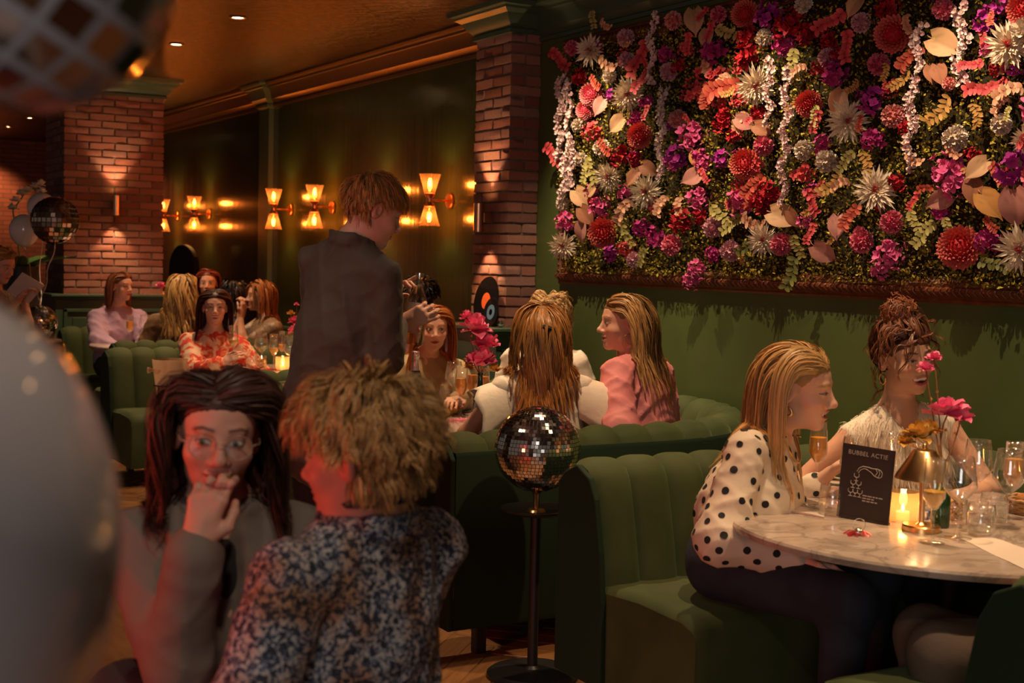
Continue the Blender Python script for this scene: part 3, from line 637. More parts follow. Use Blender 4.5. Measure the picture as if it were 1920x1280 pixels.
FLOWERS = """D1200,254,47 D1398,308,57 D1397,26,50 D1675,64,68 D1517,195,50 D1799,464,78 D1131,437,56 d1109,178,44 d1098,207,36
S1107,95,54 S1178,177,58 S1418,160,68 S1142,332,52 S1212,360,62 S1056,460,50 S1430,450,56 S1589,227,74 S1893,85,84 S1642,357,76 S1914,468,84
r1073,90,28 l1173,71,33 l1175,113,31 l1254,134,35 s1263,39,34 r1347,28,32 s1271,224,36 r1431,273,38 w1433,70,32 w1143,142,27 w1128,278,33 w1089,299,27 l1615,42,38 r1769,18,40 l1553,108,38 r1647,121,42 s1675,217,44 w1791,259,48 w1878,232,40 w1508,281,38 w1550,302,42 w1507,8,34 s1780,157,26 r1672,417,44 r1615,453,44 r1467,457,44 l1337,427,38 l1370,470,40 r1260,459,40 l1189,487,30 w1055,382,26 w1083,235,24 r1612,437,26
m1250,100,32 m1338,95,48 p1144,178,22 m1211,193,28 m1192,224,30 k1299,254,52 p1266,294,44 k1318,307,30 p1351,297,34 p1446,28,56 k1061,417,38 k1125,387,38 m1202,425,34 m1227,445,40 k1311,372,42 p1147,475,30 m1337,477,30 k1307,505,34 k1297,527,32 k1390,380,50 m1564,137,54 p1633,186,52 m1638,260,44 m1543,271,36 p1850,39,50 p1883,8,46 k1775,318,60 k1790,338,62 m1765,395,38 m1855,450,50 k1512,412,32 k1670,475,54 k1650,505,36 p1903,318,70 m1522,360,30 m1468,85,44
R1088,146,34 R1165,291,40 R1191,299,32 R1402,103,50 R1402,65,42 c1113,247,36 R1353,227,38 c1300,170,44 c1387,186,32 R1484,41,62 R1512,64,46 R1662,15,46 R1278,415,46 R1312,405,32 R1430,380,50 R1115,377,22 R1680,340,34 R1445,362,44 c1512,327,32 c1345,145,40 R1420,212,32 R1700,240,34 c1345,185,36 R1375,255,30 c1230,385,30
e1048,112,46 e1201,108,62 f1358,165,62 h1139,119,36 e1558,39,56 e1587,85,50 e1842,165,54 h1891,173,50 e1821,121,40 h1170,395,44 f1415,350,50 h1412,415,46 e1036,290,46 e1522,378,44 f1595,407,46 f1875,327,46 e1205,150,44 f1325,180,40 e1290,80,34 h1240,385,36 e1330,60,34 f1708,108,50 h1500,130,30
y1491,118,50 y1587,302,42 G1485,512,54 G1862,497,46 y1495,460,40 y1110,317,46 y1350,402,44 y1375,420,44 y1205,480,32 y1735,437,50 g1762,206,56 g1625,309,46 g1690,150,44 y1715,415,40 y1365,60,46 g1560,345,50 y1178,440,40 y1100,320,36 g1660,135,30 G1400,460,40 y1780,425,36 g1830,215,40
L1302,34,58 L1326,67,46 q1126,196,40 L1160,230,48 q1392,227,46 b1425,240,44 o1304,294,36 b1214,315,44 L1765,80,78 b1574,186,58 L1837,312,58 b1760,134,48 L1607,6,54 L1087,367,52 L1110,357,34 b1097,400,48 q1092,430,50 q1302,330,48 b1190,330,42 L1462,405,70 q1570,420,52 q1540,470,58 q1767,372,58 b1825,352,58 o1852,378,72 q1902,380,84 b1745,134,40 b1487,405,46"""
_fr = random.Random(31)
for _ in range(78):                                  # small sprigs and sprays filling in between
    FLOWERS += ' %s%d,%d,%d' % (_fr.choice('RRmececfhhpkgy'), _fr.randint(1075, 1915), _fr.randint(20, 480), _fr.randint(24, 36))
for _ in range(64):                                  # the panel goes on past the picture's edge
    _q = V(W-.1, _fr.uniform(2.12, 3.42), _fr.uniform(1.50, 2.70)); _d = _q-CAMP; _z = _d @ CFW
    FLOWERS += ' %s%d,%d,%d' % (_fr.choice('DDSSwlrmpkRRceLbqoyg'), 960+FPX*(_d @ CRT)/_z, 640-FPX*(_d @ CUP)/_z, _fr.randint(44, 76))
def leaf_angle(px, py): return ((px*7+py*13) % 100)/100*2.4-1.2
nf = 0
for tok in FLOWERS.split():
    k = tok[0]; px, py, d = map(float, tok[1:].split(','))
    nm, gg, lb = KINDS[k]
    if k not in FM:
        o = gg.build(nm, M_PETAL, smooth=True); FM[k] = o.data; bpy.data.objects.remove(o)
    h = {'S': .115, 'D': .10, 'd': .10}.get(k, .105 if k in 'LbqoehfygG' else .09)
    p = onx(px, py, W-h); dep = float((p-CAMP)@CFW); s_ = d/FPX*dep*(1.10 if k in 'Dd' else 1.25 if k in 'mpkRc' else .95 if k in 'Lbqo' else 1.12)
    o = bpy.data.objects.new(nm, FM[k]); COL.objects.link(o); o.parent = panel; o.matrix_parent_inverse = Matrix.Translation((-W, -(FY0+FY1)/2, -FZ0)); o['label'] = lb
    # local z -> -x (out of wall), local y -> world z, turned about the outward axis
    spin = leaf_angle(px, py) if k in 'Lbqo' else R0.uniform(-1.3, 1.3) if k in 'ehfygG' else R0.uniform(0, 6.28)
    if k == 'e' and px < 1060: spin = 1.1
    if k in 'Lbqo': nn = nrm((-1, R0.uniform(-.9, -.1), R0.uniform(-.3, .4)))
    elif k in 'ehfygG': nn = nrm((-1, R0.uniform(-.7, -.2), R0.uniform(-.2, .2)))
    else: nn = nrm((-1, R0.uniform(-1.0, -.5), R0.uniform(-.25, .15)))
    xa = nrm(np.cross((0, 0, 1.), nn)); ya = np.cross(nn, xa)
    Mx = Matrix([[xa[i], ya[i], nn[i]] for i in range(3)]).to_4x4()
    o.matrix_basis = Matrix.Translation(p) @ Mx @ Matrix.Rotation(spin, 4, 'Z') @ Matrix.Scale(s_, 4); nf += 1
STR = [(1229, 26, 1222, 160, 22), (1247, 165, 1235, 335, 24), (1056, 142, 1050, 300, 22), (1072, 150, 1064, 362, 24), (1062, 300, 1066, 372, 20), (1448, 110, 1446, 235, 22), (1481, 125, 1470, 385, 24), (1716, 145, 1705, 322, 26), (1727, 45, 1716, 140, 26), (1810, 5, 1800, 162, 28), (1078, 260, 1082, 350, 22)]
for i, (x0, y0, x1, y1, wd) in enumerate(STR):
    a = onx(x0, y0, W-.10); b = onx(x1, y1, W-.10); L = np.linalg.norm(b-a); s_ = wd/FPX*float((a-CAMP)@CFW)
    g = mk_string((.86, .62, .58), (.95, .82, .74), (.75, .22, .30), L/s_, i)
    o = g.build('wisteria_string', M_PETAL, smooth=True); o.parent = panel; o.matrix_parent_inverse = Matrix.Translation((-W, -(FY0+FY1)/2, -FZ0)); o['label'] = 'hanging string of white wisteria'
    o.matrix_basis = Matrix.Translation(a) @ Matrix(((0, 0, -1), (-1, 0, 0), (0, 1, 0))).to_4x4() @ Matrix.Scale(s_, 4)
# ------------------------------------------------------------------ tableware
M_JUICE = mat('orange_juice', (.95, .36, .02), .3, emit=None, sss=.0, spec=.4)
M_JUICEL = mat('mimosa', (.95, .48, .06), .3)
M_CHIPS = mat('corn_snack', (.85, .55, .16), .6, var=(.70, .36, .08), scale=60)
M_WAX = mat('candle_wax', (.85, .7, .5), .5, emit=(1, .55, .2), estr=.6)
M_FLAME = mat('candle_flame', (1, .7, .3), .5, emit=(1, .62, .25), estr=10)
M_RIBGL = lit_glass('ribbed_amber_glass', (1, .70, .36), .30)
M_NAPK = mat('napkin_cloth', (.62, .50, .40), .9, bump=.2, bscale=120)
M_STEEL = mat('cutlery_steel', (.75, .70, .64), .22, 1.0)
M_CARD = mat('black_card', (.016, .017, .015), .55)
M_INK = mat('card_print', (.40, .37, .33), .7)
M_GREENGL = mat('green_bottle_glass', (.01, .05, .015), .08, trans=.3, coat=.5)
M_DARKGL = mat('dark_bottle_glass', (.012, .006, .006), .06, coat=.5)
M_FOIL = mat('silver_foil', (.62, .58, .58), .32, .9, bump=.3, bscale=40)
M_PINKP = mat('pink_flower_petal', (.80, .10, .26), .55, var=(.92, .24, .40), scale=30)
M_GOLDP = mat('gold_leaf_petal', (.75, .36, .04), .4, .3, var=(.85, .55, .15), scale=25)
M_STEMM = mat('brown_stem', (.30, .13, .04), .6)
M_PAPER = mat('paper', (.66, .55, .46), .85)
M_REDP = mat('red_tinsel', (.62, .05, .06), .35, .3)
M_PINKSH = mat('pink_paper_shred', (.75, .16, .26), .7)
M_YEL = mat('yellow_party_tube', (.80, .42, .03), .4)
M_ACRYL = lit_glass('frosted_acrylic', (.95, .80, .66), .28)
TZ = .75
def T(px, py, z=TZ): p = onz(px, py, z); return (float(p[0]), float(p[1]), z)
PROTO = {}
def proto(key, f):
    if key not in PROTO:
        e = f(); PROTO[key] = e; return e
    return copy_tree(PROTO[key])
def wine_():
    e = empty('wine_glass'); g = G(); g.lathe([(.0001, .001), (.036, .001), (.037, .003), (.012, .007), (.005, .014), (.0035, .05), (.004, .095), (.010, .104)], 28); g.build('stem', M_GLASS, e, True)
    g = G(); g.lathe([(.0005, .103), (.012, .105), (.032, .124), (.047, .146), (.0455, .165), (.040, .20), (.0355, .232), (.0350, .232), (.0395, .20), (.045, .165), (.0463, .147), (.031, .126), (.0005, .106)], 32, cap=False); g.build('bowl', M_GLASS, e, True); return e
def flute_(lo):
    def f():
        e = empty('champagne_flute'); g = G(); g.lathe([(.0001, .001), (.033, .001), (.034, .003), (.012, .007), (.005, .013), (.0035, .05), (.0042, .085), (.009, .094)], 26); g.build('stem', M_GLASS, e, True)
        g = G(); g.lathe([(.0005, .093), (.012, .097), (.030, .128), (.0305, .15), (.0265, .235), (.0260, .235), (.030, .15), (.0293, .129), (.011, .099), (.0005, .096)], 28, cap=False); g.build('bowl', M_GLASS, e, True)
        t = .182 if not lo else .143
        g = G(); g.lathe([(.0005, .0985), (.0105, .101), (.0285, .130), (.0290, .145)]+([(.0275, .182)] if not lo else [])+[(.0005, t)], 26); g.build('juice', M_JUICE if not lo else M_JUICEL, e, True, angle=.6); return e
    return f
def tumbler_():
    e = empty('glass_tumbler'); g = G(); g.lathe([(.0001, .001), (.030, .001), (.036, .006), (.042, .03), (.041, .06), (.037, .092), (.0362, .092), (.040, .06), (.041, .03), (.034, .010), (.0001, .009)], 30); g.build('cup', M_GLASS, e, True); return e
def chips_():
    e = empty('snack_glass'); g = G(); g.lathe([(.0001, .001), (.036, .001), (.037, .09), (.0362, .09), (.035, .006), (.0001, .006)], 28); g.build('cup', M_GLASS, e, True)
    rr = random.Random(4)
    for i in range(46):
        a = rr.uniform(0, 6.28); r = .026*math.sqrt(rr.random()); z = .013+.062*i/46; g = G(); k = 6
        P = np.array([[(math.cos(t)*(.007+.003*s_), math.sin(t)*(.006), .004*math.cos(2*t)+s_*.004) for t in np.linspace(0, 2*math.pi, 7)[:-1]] for s_ in (-1, 1)])
        Rm = np.array(Matrix.Rotation(rr.uniform(0, 3), 3, Vector((rr.random(), rr.random(), rr.random())).normalized()))
        g.add(P.reshape(-1, 3) @ Rm.T+np.array([r*math.cos(a), r*math.sin(a), z]), [tuple(range(6)), tuple(range(11, 5, -1))]+[(j, (j+1) % 6, 6+(j+1) % 6, 6+j) for j in range(6)])
        o = g.build('corn_snack', M_CHIPS, e, True)
    return e
def candle_():
    e = empty('candle_holder'); n = 26; P = []
    for z, r in ((.004, .030), (.004, .040), (.010, .044), (.082, .046), (.090, .044)):
        P.append([(r*(1+.022*(1 if j % 2 else -1))*math.cos(math.pi*j/n), r*(1+.022*(1 if j % 2 else -1))*math.sin(math.pi*j/n), z) for j in range(2*n)])
    g = G(); g.grid(np.array(P), wrap=True); g.build('ribbed_glass', M_RIBGL, e, True, angle=.9)
    g = G(); g.lathe([(.0001, .005), (.019, .005), (.019, .030), (.0001, .030)], 16); c = g.build('candle', M_WAX, e, True, angle=.6)
    g = G(); g.lathe([(.0001, .031), (.0045, .036), (.005, .042), (.0025, .050), (.0001, .055)], 10); g.build('flame', M_FLAME, c, True); return e
def place(key, f, loc, label, cat, group=None, rz=0):
    e = proto(key, f); e.location = loc; e.rotation_euler = (0, 0, rz); e.name = {'wine': 'wine_glass', 'flute': 'champagne_flute', 'flutelo': 'champagne_flute', 'tum': 'glass_tumbler', 'chips': 'snack_glass', 'candle': 'candle_holder'}[key]
    tag(e, label, cat, group); return e
def wine(px, py, lb): return place('wine', wine_, T(px, py), lb, 'wine glass', 'wine glasses on the tables')
def flute(px, py, lb, lo=False): return place('flutelo' if lo else 'flute', flute_(lo), T(px, py), lb, 'champagne flute', 'juice flutes on the tables')
def tumbler(px, py, lb): return place('tum', tumbler_, T(px, py), lb, 'tumbler', 'water tumblers on the tables')
def chips(px, py, lb): return place('chips', chips_, T(px, py), lb, 'snack glass')
def candle(px, py, lb):
    p = T(px, py); light('candle_light', 'POINT', (p[0], p[1], p[2]+.055), .28, (1, .5, .18), shadow_soft_size=.012); return place('candle', candle_, p, lb, 'candle')
# --- table with the black card
flute(1531, 921, 'full orange juice flute beside the polka-dot blouse'); flute(1716, 965, 'full orange juice flute behind the brass table lamp'); flute(1897, 972, 'full orange juice flute behind the wine glass by the bread')
flute(1748, 1019, 'nearly empty juice flute in front of the brass table lamp', True)
wine(1796, 1010, 'empty wine glass next to the nearly empty juice flute'); wine(1830, 965, 'empty wine glass behind the two tumblers'); wine(1888, 990, 'empty wine glass in front of a full juice flute')
wine(1600, 958, 'empty wine glass behind the black card'); wine(1668, 945, 'empty wine glass between black card and brass lamp')
tumbler(1560, 966, 'tumbler half hidden by the black card'); tumbler(1838, 1003, 'upright tumbler next to the juice glasses by the paper sheet'); tumbler(1862, 980, 'tumbler behind another tumbler near the bread basket')
chips(1788, 980, 'glass of yellow corn snacks behind the wine glass'); candle(1692, 977, 'ribbed amber glass candle holder beside the brass table lamp')
# brass table lamp
p = T(1727, 994); e = empty('table_lamp', p); tag(e, 'small brass table lamp with cone shade on the marble table', 'table lamp')
g = G(); g.lathe([(.0001, 0), (.054, 0), (.054, .014), (.050, .018), (.0001, .018)], 32); g.build('base', M_GOLD, e, True, angle=.5)
g = G(); g.lathe([(.016, .018), (.008, .024), (.0075, .03), (.011, .155), (.011, .165)], 20); g.build('stem', M_GOLD, e, True, angle=.6)
g = G(); g.lathe([(.0001, .232), (.030, .232), (.034, .228), (.078, .158), (.080, .150), (.077, .150), (.032, .224), (.0001, .226)], 40); g.build('shade', M_GOLD, e, True, angle=.5)
g = G(); g.lathe([(.0001, .232), (.005, .234), (.007, .242), (.005, .250), (.0001, .252)], 12); g.build('finial', M_GOLD, e, True)
g = G(); g.lathe([(.0001, .166), (.045, .166), (.045, .172), (.0001, .172)], 20); g.build('diffuser', mat('warm_lamp_disc', (1, .8, .5), .5, emit=(1, .62, .28), estr=3.5), e)
light('table_lamp_light', 'SPOT', (p[0], p[1], p[2]+.165), 2.2, (1, .58, .25), (p[0], p[1], 0), spot_size=2.6, spot_blend=.5, shadow_soft_size=.03)
# black card with chalk-like print
a, b = np.array(T(1567, 969)), np.array(T(1666, 985)); xd = nrm(b-a); wC = np.linalg.norm(b-a); hC = .222; nrmc = np.array([xd[1], -xd[0], 0]); zd = nrm(V(0, 0, 1)-nrmc*.10)
e = empty('promo_card', (a+b)/2); tag(e, 'black standing table card with chalk print of bottle and glass tower', 'card')
Mc = Matrix(((xd[0], zd[0], nrmc[0], 0), (xd[1], zd[1], nrmc[1], 0), (xd[2], zd[2], nrmc[2], 0), (0, 0, 0, 1))); e.matrix_world = Matrix.Translation((a+b)/2) @ Mc
g = G(); g.box((0, hC/2, -.002), (wC, hC, .004)); g.build('board', M_CARD, e)
g = G(); g.box((0, .004, -.012), (wC*.9, .008, .03)); g.build('foot', M_CARD, e)
def text(s_, x, y, size, parent, m, name='lettering', al='CENTER'):
    c = bpy.data.curves.new(name, 'FONT'); c.body = s_; c.size = size; c.align_x = al; c.extrude = .0003; c.materials.append(m); c.space_character = 1.12
    o = bpy.data.objects.new(name, c); COL.objects.link(o); bpy.context.view_layer.update(); me = bpy.data.meshes.new_from_object(o.evaluated_get(bpy.context.evaluated_depsgraph_get())); bpy.data.objects.remove(o)
    o = bpy.data.objects.new(name, me); COL.objects.link(o); o.parent = parent; o.location = (x, y, .0006); return o
t_ = text('BUBBEL ACTIE', 0, hC*.868, .0185, e, M_INK)
g = G(); lw = .0011; Z = .0008
def ln(pts): g.tube([(x*wC/560, y*hC/800, Z) for x, y in pts], lw, 4)
def gob(cx, cy, s_=1): ln([(cx-26*s_, cy+36), (cx-26*s_, cy+8), (cx-12, cy-4), (cx, cy-6), (cx+12, cy-4), (cx+26*s_, cy+8), (cx+26*s_, cy+36)]); ln([(cx, cy-6), (cx, cy-38)]); ln([(cx-20, cy-40), (cx+20, cy-40)])
for cx, cy in ((-100, 460), (-130, 380), (-70, 380), (-150, 290), (-100, 290), (-50, 290)): gob(cx, cy)
ln([(-100, 520), (-80, 560), (-40, 585), (0, 582)]); ln([(-85, 505), (-65, 540), (-30, 562), (10, 560)])
ln([(0, 585), (60, 575), (110, 580), (150, 572), (170, 545), (165, 505), (140, 488), (90, 500), (50, 535), (0, 558)]); ln([(95, 580), (118, 545), (95, 500)]); ln([(125, 578), (145, 540), (128, 492)])
o = g.build('drawing', M_INK, e); o['kind'] = 'stuff'
rr = random.Random(2)
for j, (y_, n_) in enumerate(((.345, 5), (.31, 3), (.275, 4))):
    g = G(); x = -.005
    for q in range(n_):
        w_ = rr.uniform(.006, .014); g.box((x+w_/2, hC*y_, .0006), (w_, .0032, .0006)); x += w_+.003
    o = g.build('small_print', M_INK, e); o['kind'] = 'stuff'
# red tinsel tassel on a ring
p = T(1609, 1003); e = empty('tinsel_tassel', p); tag(e, 'red tinsel tassel with a metal key ring lying before the card', 'party favour')
g = G(); g.tube([(0.005+.0*t, .018*math.sin(t)+.0, .030+.018*math.cos(t)) for t in np.linspace(0, 6.28, 22)[:-1]], .0012, 5, closed=True); g.v = [tuple(np.array([v[1]*.86-v[0]*.5, -v[1]*.5-v[0]*.86, v[2]])) for v in g.v]; g.build('ring', M_STEEL, e, True)
g = G(); g.lathe([(.0001, .0), (.011, .003), (.014, .010), (.009, .018), (.0001, .02)], 12); g.build('clasp', M_STEEL, e, True)
g = G()
for i in range(60):
    an = rr.uniform(0, 6.28); L = rr.uniform(.02, .042); g.tube([(0, 0, .008), (L*.6*math.cos(an), L*.6*math.sin(an), .010*rr.random()+.003), (L*math.cos(an), L*math.sin(an), .0015)], .0012, 3)
o = g.build('tinsel', M_REDP, e); o['kind'] = 'stuff'
# napkins with cutlery, paper sheets
def napkin(quad, lb, cutlery=True, name='napkin', m=None, th=.006, cat='napkin'):
    q = [np.array(T(*c)) for c in quad]; c = sum(q)/4; e = empty(name, c); tag(e, lb, cat)
    g = G(); n = 7; P0 = [[(q[0]*(1-u)+q[1]*u)*(1-v)+(q[3]*(1-u)+q[2]*u)*v-c for u in np.linspace(0, 1, n)] for v in np.linspace(0, 1, 5)]
    P0 = np.array(P0); top = P0.copy(); top[..., 2] = th+.0015*np.sin(np.arange(n)*1.7)[None, :]; bot = P0.copy(); bot[..., 2] = .0008
    g.grid(top); g.grid(bot[::-1])
    for ed in (lambda A: A[0], lambda A: A[-1], lambda A: A[:, 0], lambda A: A[:, -1]): g.grid(np.stack([ed(bot), ed(top)]))
    g.build('cloth' if m is None else 'sheet', m or M_NAPK, e, True, angle=.6)
    return e, c, q
def cutlery(c, d, lb, fork, z=TZ+.010):
    e = empty('fork' if fork else 'knife', (c[0], c[1], z), math.atan2(d[1], d[0])); tag(e, lb, 'cutlery')
    if fork:
        g = G(); g.tube([(-.09, 0, 0), (-.04, 0, .002), (.03, 0, .001), (.055, 0, -.001)], [.004, .0022, .0018, .004], 6); g.build('handle', M_STEEL, e, True)
        g = G()
        for k in (-.0075, -.0025, .0025, .0075): g.tube([(.052, k*.5, -.001), (.065, k, .002), (.098, k, .006)], [.0016, .0013, .0008], 5)
        g.build('tines', M_STEEL, e, True)
    else:
        g = G(); g.tube([(-.10, 0, 0), (-.05, 0, .001), (-.01, 0, 0)], [.004, .0045, .003], 6); g.build('handle', M_STEEL, e, True)
        g = G(); g.add([(-.012, -.003, -.0006), (.10, -.007, -.0006), (.112, .002, -.0006), (-.012, .003, -.0006), (-.012, -.003, .0006), (.10, -.007, .0006), (.112, .002, .0006), (-.012, .003, .0006)], [(0, 3, 2, 1), (4, 5, 6, 7), (0, 1, 5, 4), (1, 2, 6, 5), (2, 3, 7, 6), (3, 0, 4, 7)]); g.build('blade', M_STEEL, e)
e, c, q = napkin([(1392, 944), (1545, 972), (1548, 944), (1410, 928)], 'folded cream napkin with knife and fork at the table edge'); d = q[1]-q[0]
cutlery(c+d*.05, d, 'steel knife on the napkin at the table edge', False); cutlery(c+d*.12+np.array([.01, .02, 0]), d, 'steel fork on the napkin at the table edge', True)
e, c, q = napkin([(1530, 905), (1612, 912), (1610, 902), (1545, 894)], 'small cream napkin before the lace blouse guest'); cutlery(c, q[1]-q[0], 'steel knife before the lace blouse guest', False)
napkin([(1800, 1010), (1935, 1075), (1990, 1050), (1860, 1008)], 'white paper menu sheet lying on the marble table', m=M_PAPER, th=.0016, name='menu_sheet', cat='paper')
# bread basket at the far side
p = T(1935, 962); e = empty('bread_basket', p); tag(e, 'round woven basket with brown bread behind the wine glass', 'basket')
g = G()
for k in range(6): g.tube([((.062+.004*k)*math.cos(t), (.062+.004*k)*math.sin(t), .005+.008*k+.002*math.cos(12*t+k*math.pi)) for t in np.linspace(0, 6.283, 49)[:-1]], .005, 5, closed=True)
g.build('basket', mat('wicker', (.42, .24, .10), .7), e, True)
for k in range(4):
    g = G(); t = k*1.6; g.lathe([(.0001, -.022), (.018, -.018), (.028, 0), (.020, .016), (.0001, .020)], 12, (.03*math.cos(t), .03*math.sin(t), .035+.004*k)); g.build('bread_roll', mat('bread_crust_%d' % k, (.40, .16, .04), .7, var=(.28, .10, .025), scale=20), e, True)
p = T(1737, 972); e = empty('matchbox', p, .4); tag(e, 'small blue and white matchbox beside the lamp base', 'matchbox')
g = G(); g.box((0, 0, .012), (.05, .02, .024)); bevelled(g.build('sleeve', mat('blue_card', (.02, .06, .25), .6, var=(.6, .55, .5), scale=60), e), .002); g = G(); g.box((.003, 0, .012), (.05, .017, .02)); g.build('tray', M_PAPER, e)

# flower vases from bottles
def bloom(parent, c, r, seed, m=None, name='bloom'):
    rr = random.Random(seed); g = FG()
    for i in range(16):
        t = i/16; a = i*2.4; el = 1.25-1.35*t+rr.uniform(-.2, .2); d = V(math.cos(a)*math.cos(el), math.sin(a)*math.cos(el), math.sin(el))
        g.petal(np.asarray(c)+d*r*.05, d, (rr.uniform(-.4, .4), rr.uniform(-.4, .4), 1), r*rr.uniform(.8, 1.1), r*.95, .35, rr.uniform(-.35, .25), (1, 1, 1), (1, 1, 1))
    g.c = None; return g.build(name, m or M_PINKP, parent, True)
def bud(parent, c, r): g = G(); g.lathe([(.0001, -r), (r*.6, -r*.3), (r*.55, r*.3), (.0001, r)], 8, c); return g.build('bud', M_GOLDP, parent, True)
def vase(base, lb, scale, blooms, golds, m=None, seed=0):
    e = empty('bottle_vase', base); tag(e, lb, 'vase'); s_ = scale; rr = random.Random(seed)
    g = G(); g.lathe([(.0001, .001), (.030*s_, .001), (.032*s_, .006), (.032*s_, .10*s_), (.026*s_, .125*s_), (.013*s_, .155*s_), (.0115*s_, .20*s_), (.014*s_, .202*s_), (.014*s_, .212*s_), (.010*s_, .212*s_), (.010*s_, .19*s_)], 26); g.build('bottle', m or M_GREENGL, e, True, angle=.7)
    b = np.array(base); top = V(0, 0, .20*s_)
    for i, (px, py, dd, r) in enumerate(blooms):
        dep = float((b-CAMP)@CFW)+dd; c = at(px, py, dep)-b
        g = G(); md = (top+c)/2+V(rr.uniform(-.02, .02), rr.uniform(-.02, .02), 0.01); g.tube([top*.6, top, top*.35+md*.65, md*.4+c*.6, c], .0022, 5); st = g.build('stem', M_STEMM, e, True)
        bloom(e, c, r, seed*7+i); bud(st, (top*.3+c*.7)+V(.012, .01, .0), .007)
    for i, (px, py, dd, r) in enumerate(golds):
        dep = float((b-CAMP)@CFW)+dd; c = at(px, py, dep)-b
        g = G(); g.tube([top*.8, top, (top+c)/2+V(0, 0, .015), c], .0018, 4); g.build('stem', M_GOLDP, e, True); bloom(e, c, r, seed*5+i+50, M_GOLDP, 'gold_bloom')
    return e
vase(T(1762, 988), 'dark green bottle vase with a big pink orchid and gilded blooms', .86, [(1776, 778, .0, .062), (1800, 786, .02, .045), (1752, 674, .03, .026), (1736, 694, .0, .028)], [(1720, 822, -.02, .05), (1742, 812, 0, .04), (1700, 832, -.02, .03)], M_GREENGL, 1)
for (px, py) in ((1775, 830), (1788, 850), (1765, 860)): pass
# --- table beside the waiter
flute(864, 781, 'full mimosa flute nearest the corn snacks beside the red-haired guest'); flute(884, 772, 'full mimosa flute touching the pink flower vase'); flute(905, 776, 'full mimosa flute behind the white cape top')
wine(850, 764, 'empty wine glass behind a mimosa flute beside the red-haired guest'); tumbler(838, 766, 'water tumbler beside the standing menu'); chips(845, 774, 'glass of corn snacks beside the yellow party tube')
p = T(777, 787); e = empty('sparkling_wine_bottle', p); tag(e, 'dark sparkling wine bottle with silver foil neck before the red-haired guest', 'bottle')
g = G(); g.lathe([(.0001, .001), (.040, .001), (.043, .006), (.043, .15), (.038, .185), (.026, .215), (.019, .235)], 30); g.build('body', M_DARKGL, e, True, angle=.7)
g = G(); g.lathe([(.0245, .214), (.0195, .236), (.0165, .262), (.0165, .285), (.0185, .288), (.0185, .298), (.0165, .30), (.017, .315), (.012, .318), (.0001, .318)], 24); g.build('foil', M_FOIL, e, True, angle=.6)
vase(T(899, 783), 'slim green bottle vase with four pink blooms beside the waiter', 1.0, [(874, 598, .0, .042), (891, 621, .0, .078), (913, 651, .02, .074), (902, 685, -.02, .080), (884, 676, .03, .04)], [(927, 696, 0, .04), (880, 690, 0, .03), (905, 660, .03, .03)], M_GREENGL, 3)
a, b = np.array(T(808, 791)), np.array(T(857, 773)); a[2] = b[2] = TZ+.020; e = empty('party_tube', (a+b)/2); tag(e, 'yellow party popper tube lying on the marble table', 'party favour')
g = G(); d = b-a; g.tube([-d/2, -d*.46, d*.46, d/2], [.017, .019, .019, .017], 18); g.build('tube', M_YEL, e, True, angle=.6)
for s_ in (-.40, .40): g = G(); g.tube([d*(s_-.015), d*(s_+.015)], .0198, 18); g.build('band', M_STEMM, e, True, angle=.6)
a, b = np.array(T(862, 770)), np.array(T(884, 768)); a[2] = b[2] = TZ+.022; e = empty('grey_party_tube', (a+b)/2); tag(e, 'short grey party tube lying behind the yellow one', 'party favour'); g = G(); d = b-a; g.tube([-d/2, d/2], .021, 18); g.build('tube', mat('grey_paper', (.30, .27, .25), .6), e, True, angle=.6); g = G(); g.tube([d*.2, d*.24], .0217, 18); g.build('band', M_PAPER, e, True)
def shreds(px, py, lb, m, n=40, r=.09, name='paper_shreds'):
    p = T(px, py); g = G(); rr = random.Random(px)
    for i in range(n):
        a = rr.uniform(0, 6.28); c = np.array([rr.gauss(0, r*.5), rr.gauss(0, r*.4), .002+.006*rr.random()]); d = np.array([math.cos(a), math.sin(a), rr.uniform(-.05, .12)])*rr.uniform(.02, .05); g.tube([c-d*.5, c+V(0, 0, .004), c+d*.5], .0018, 3)
    o = g.build(name, m, None, loc=p); tag(o, lb, 'confetti', kind='stuff')
shreds(868, 790, 'pink paper shreds scattered beside the yellow party tube', M_PINKSH); shreds(497, 694, 'red paper shreds scattered before the corn snacks of the floral guest', M_REDP, 36, .10)
napkin([(790, 768), (826, 770), (830, 757), (800, 755)], 'cream napkin beside the red-haired guest'); 
a, b = np.array(T(822, 776)), np.array(T(834, 772)); e = empty('menu_card', (a+b)/2); tag(e, 'tall grey-beige menu standing on the table before the red-haired guest', 'menu')
g = G(); xd = nrm(b-a); nn = V(-xd[1], xd[0], 0)
v = []
for dz, wd in ((0, .020), (.135, .014)):
    for s_, t_ in ((-1, -1), (1, -1), (1, 1), (-1, 1)): v.append(xd*s_*wd+nn*t_*(.03 if dz == 0 else .004)+V(0, 0, dz))
g.add(v, [(0, 1, 5, 4), (2, 3, 7, 6), (1, 2, 6, 5), (3, 0, 4, 7), (4, 5, 6, 7)]); g.build('folded_sheet', mat('grey_card', (.30, .22, .15), .7), e)
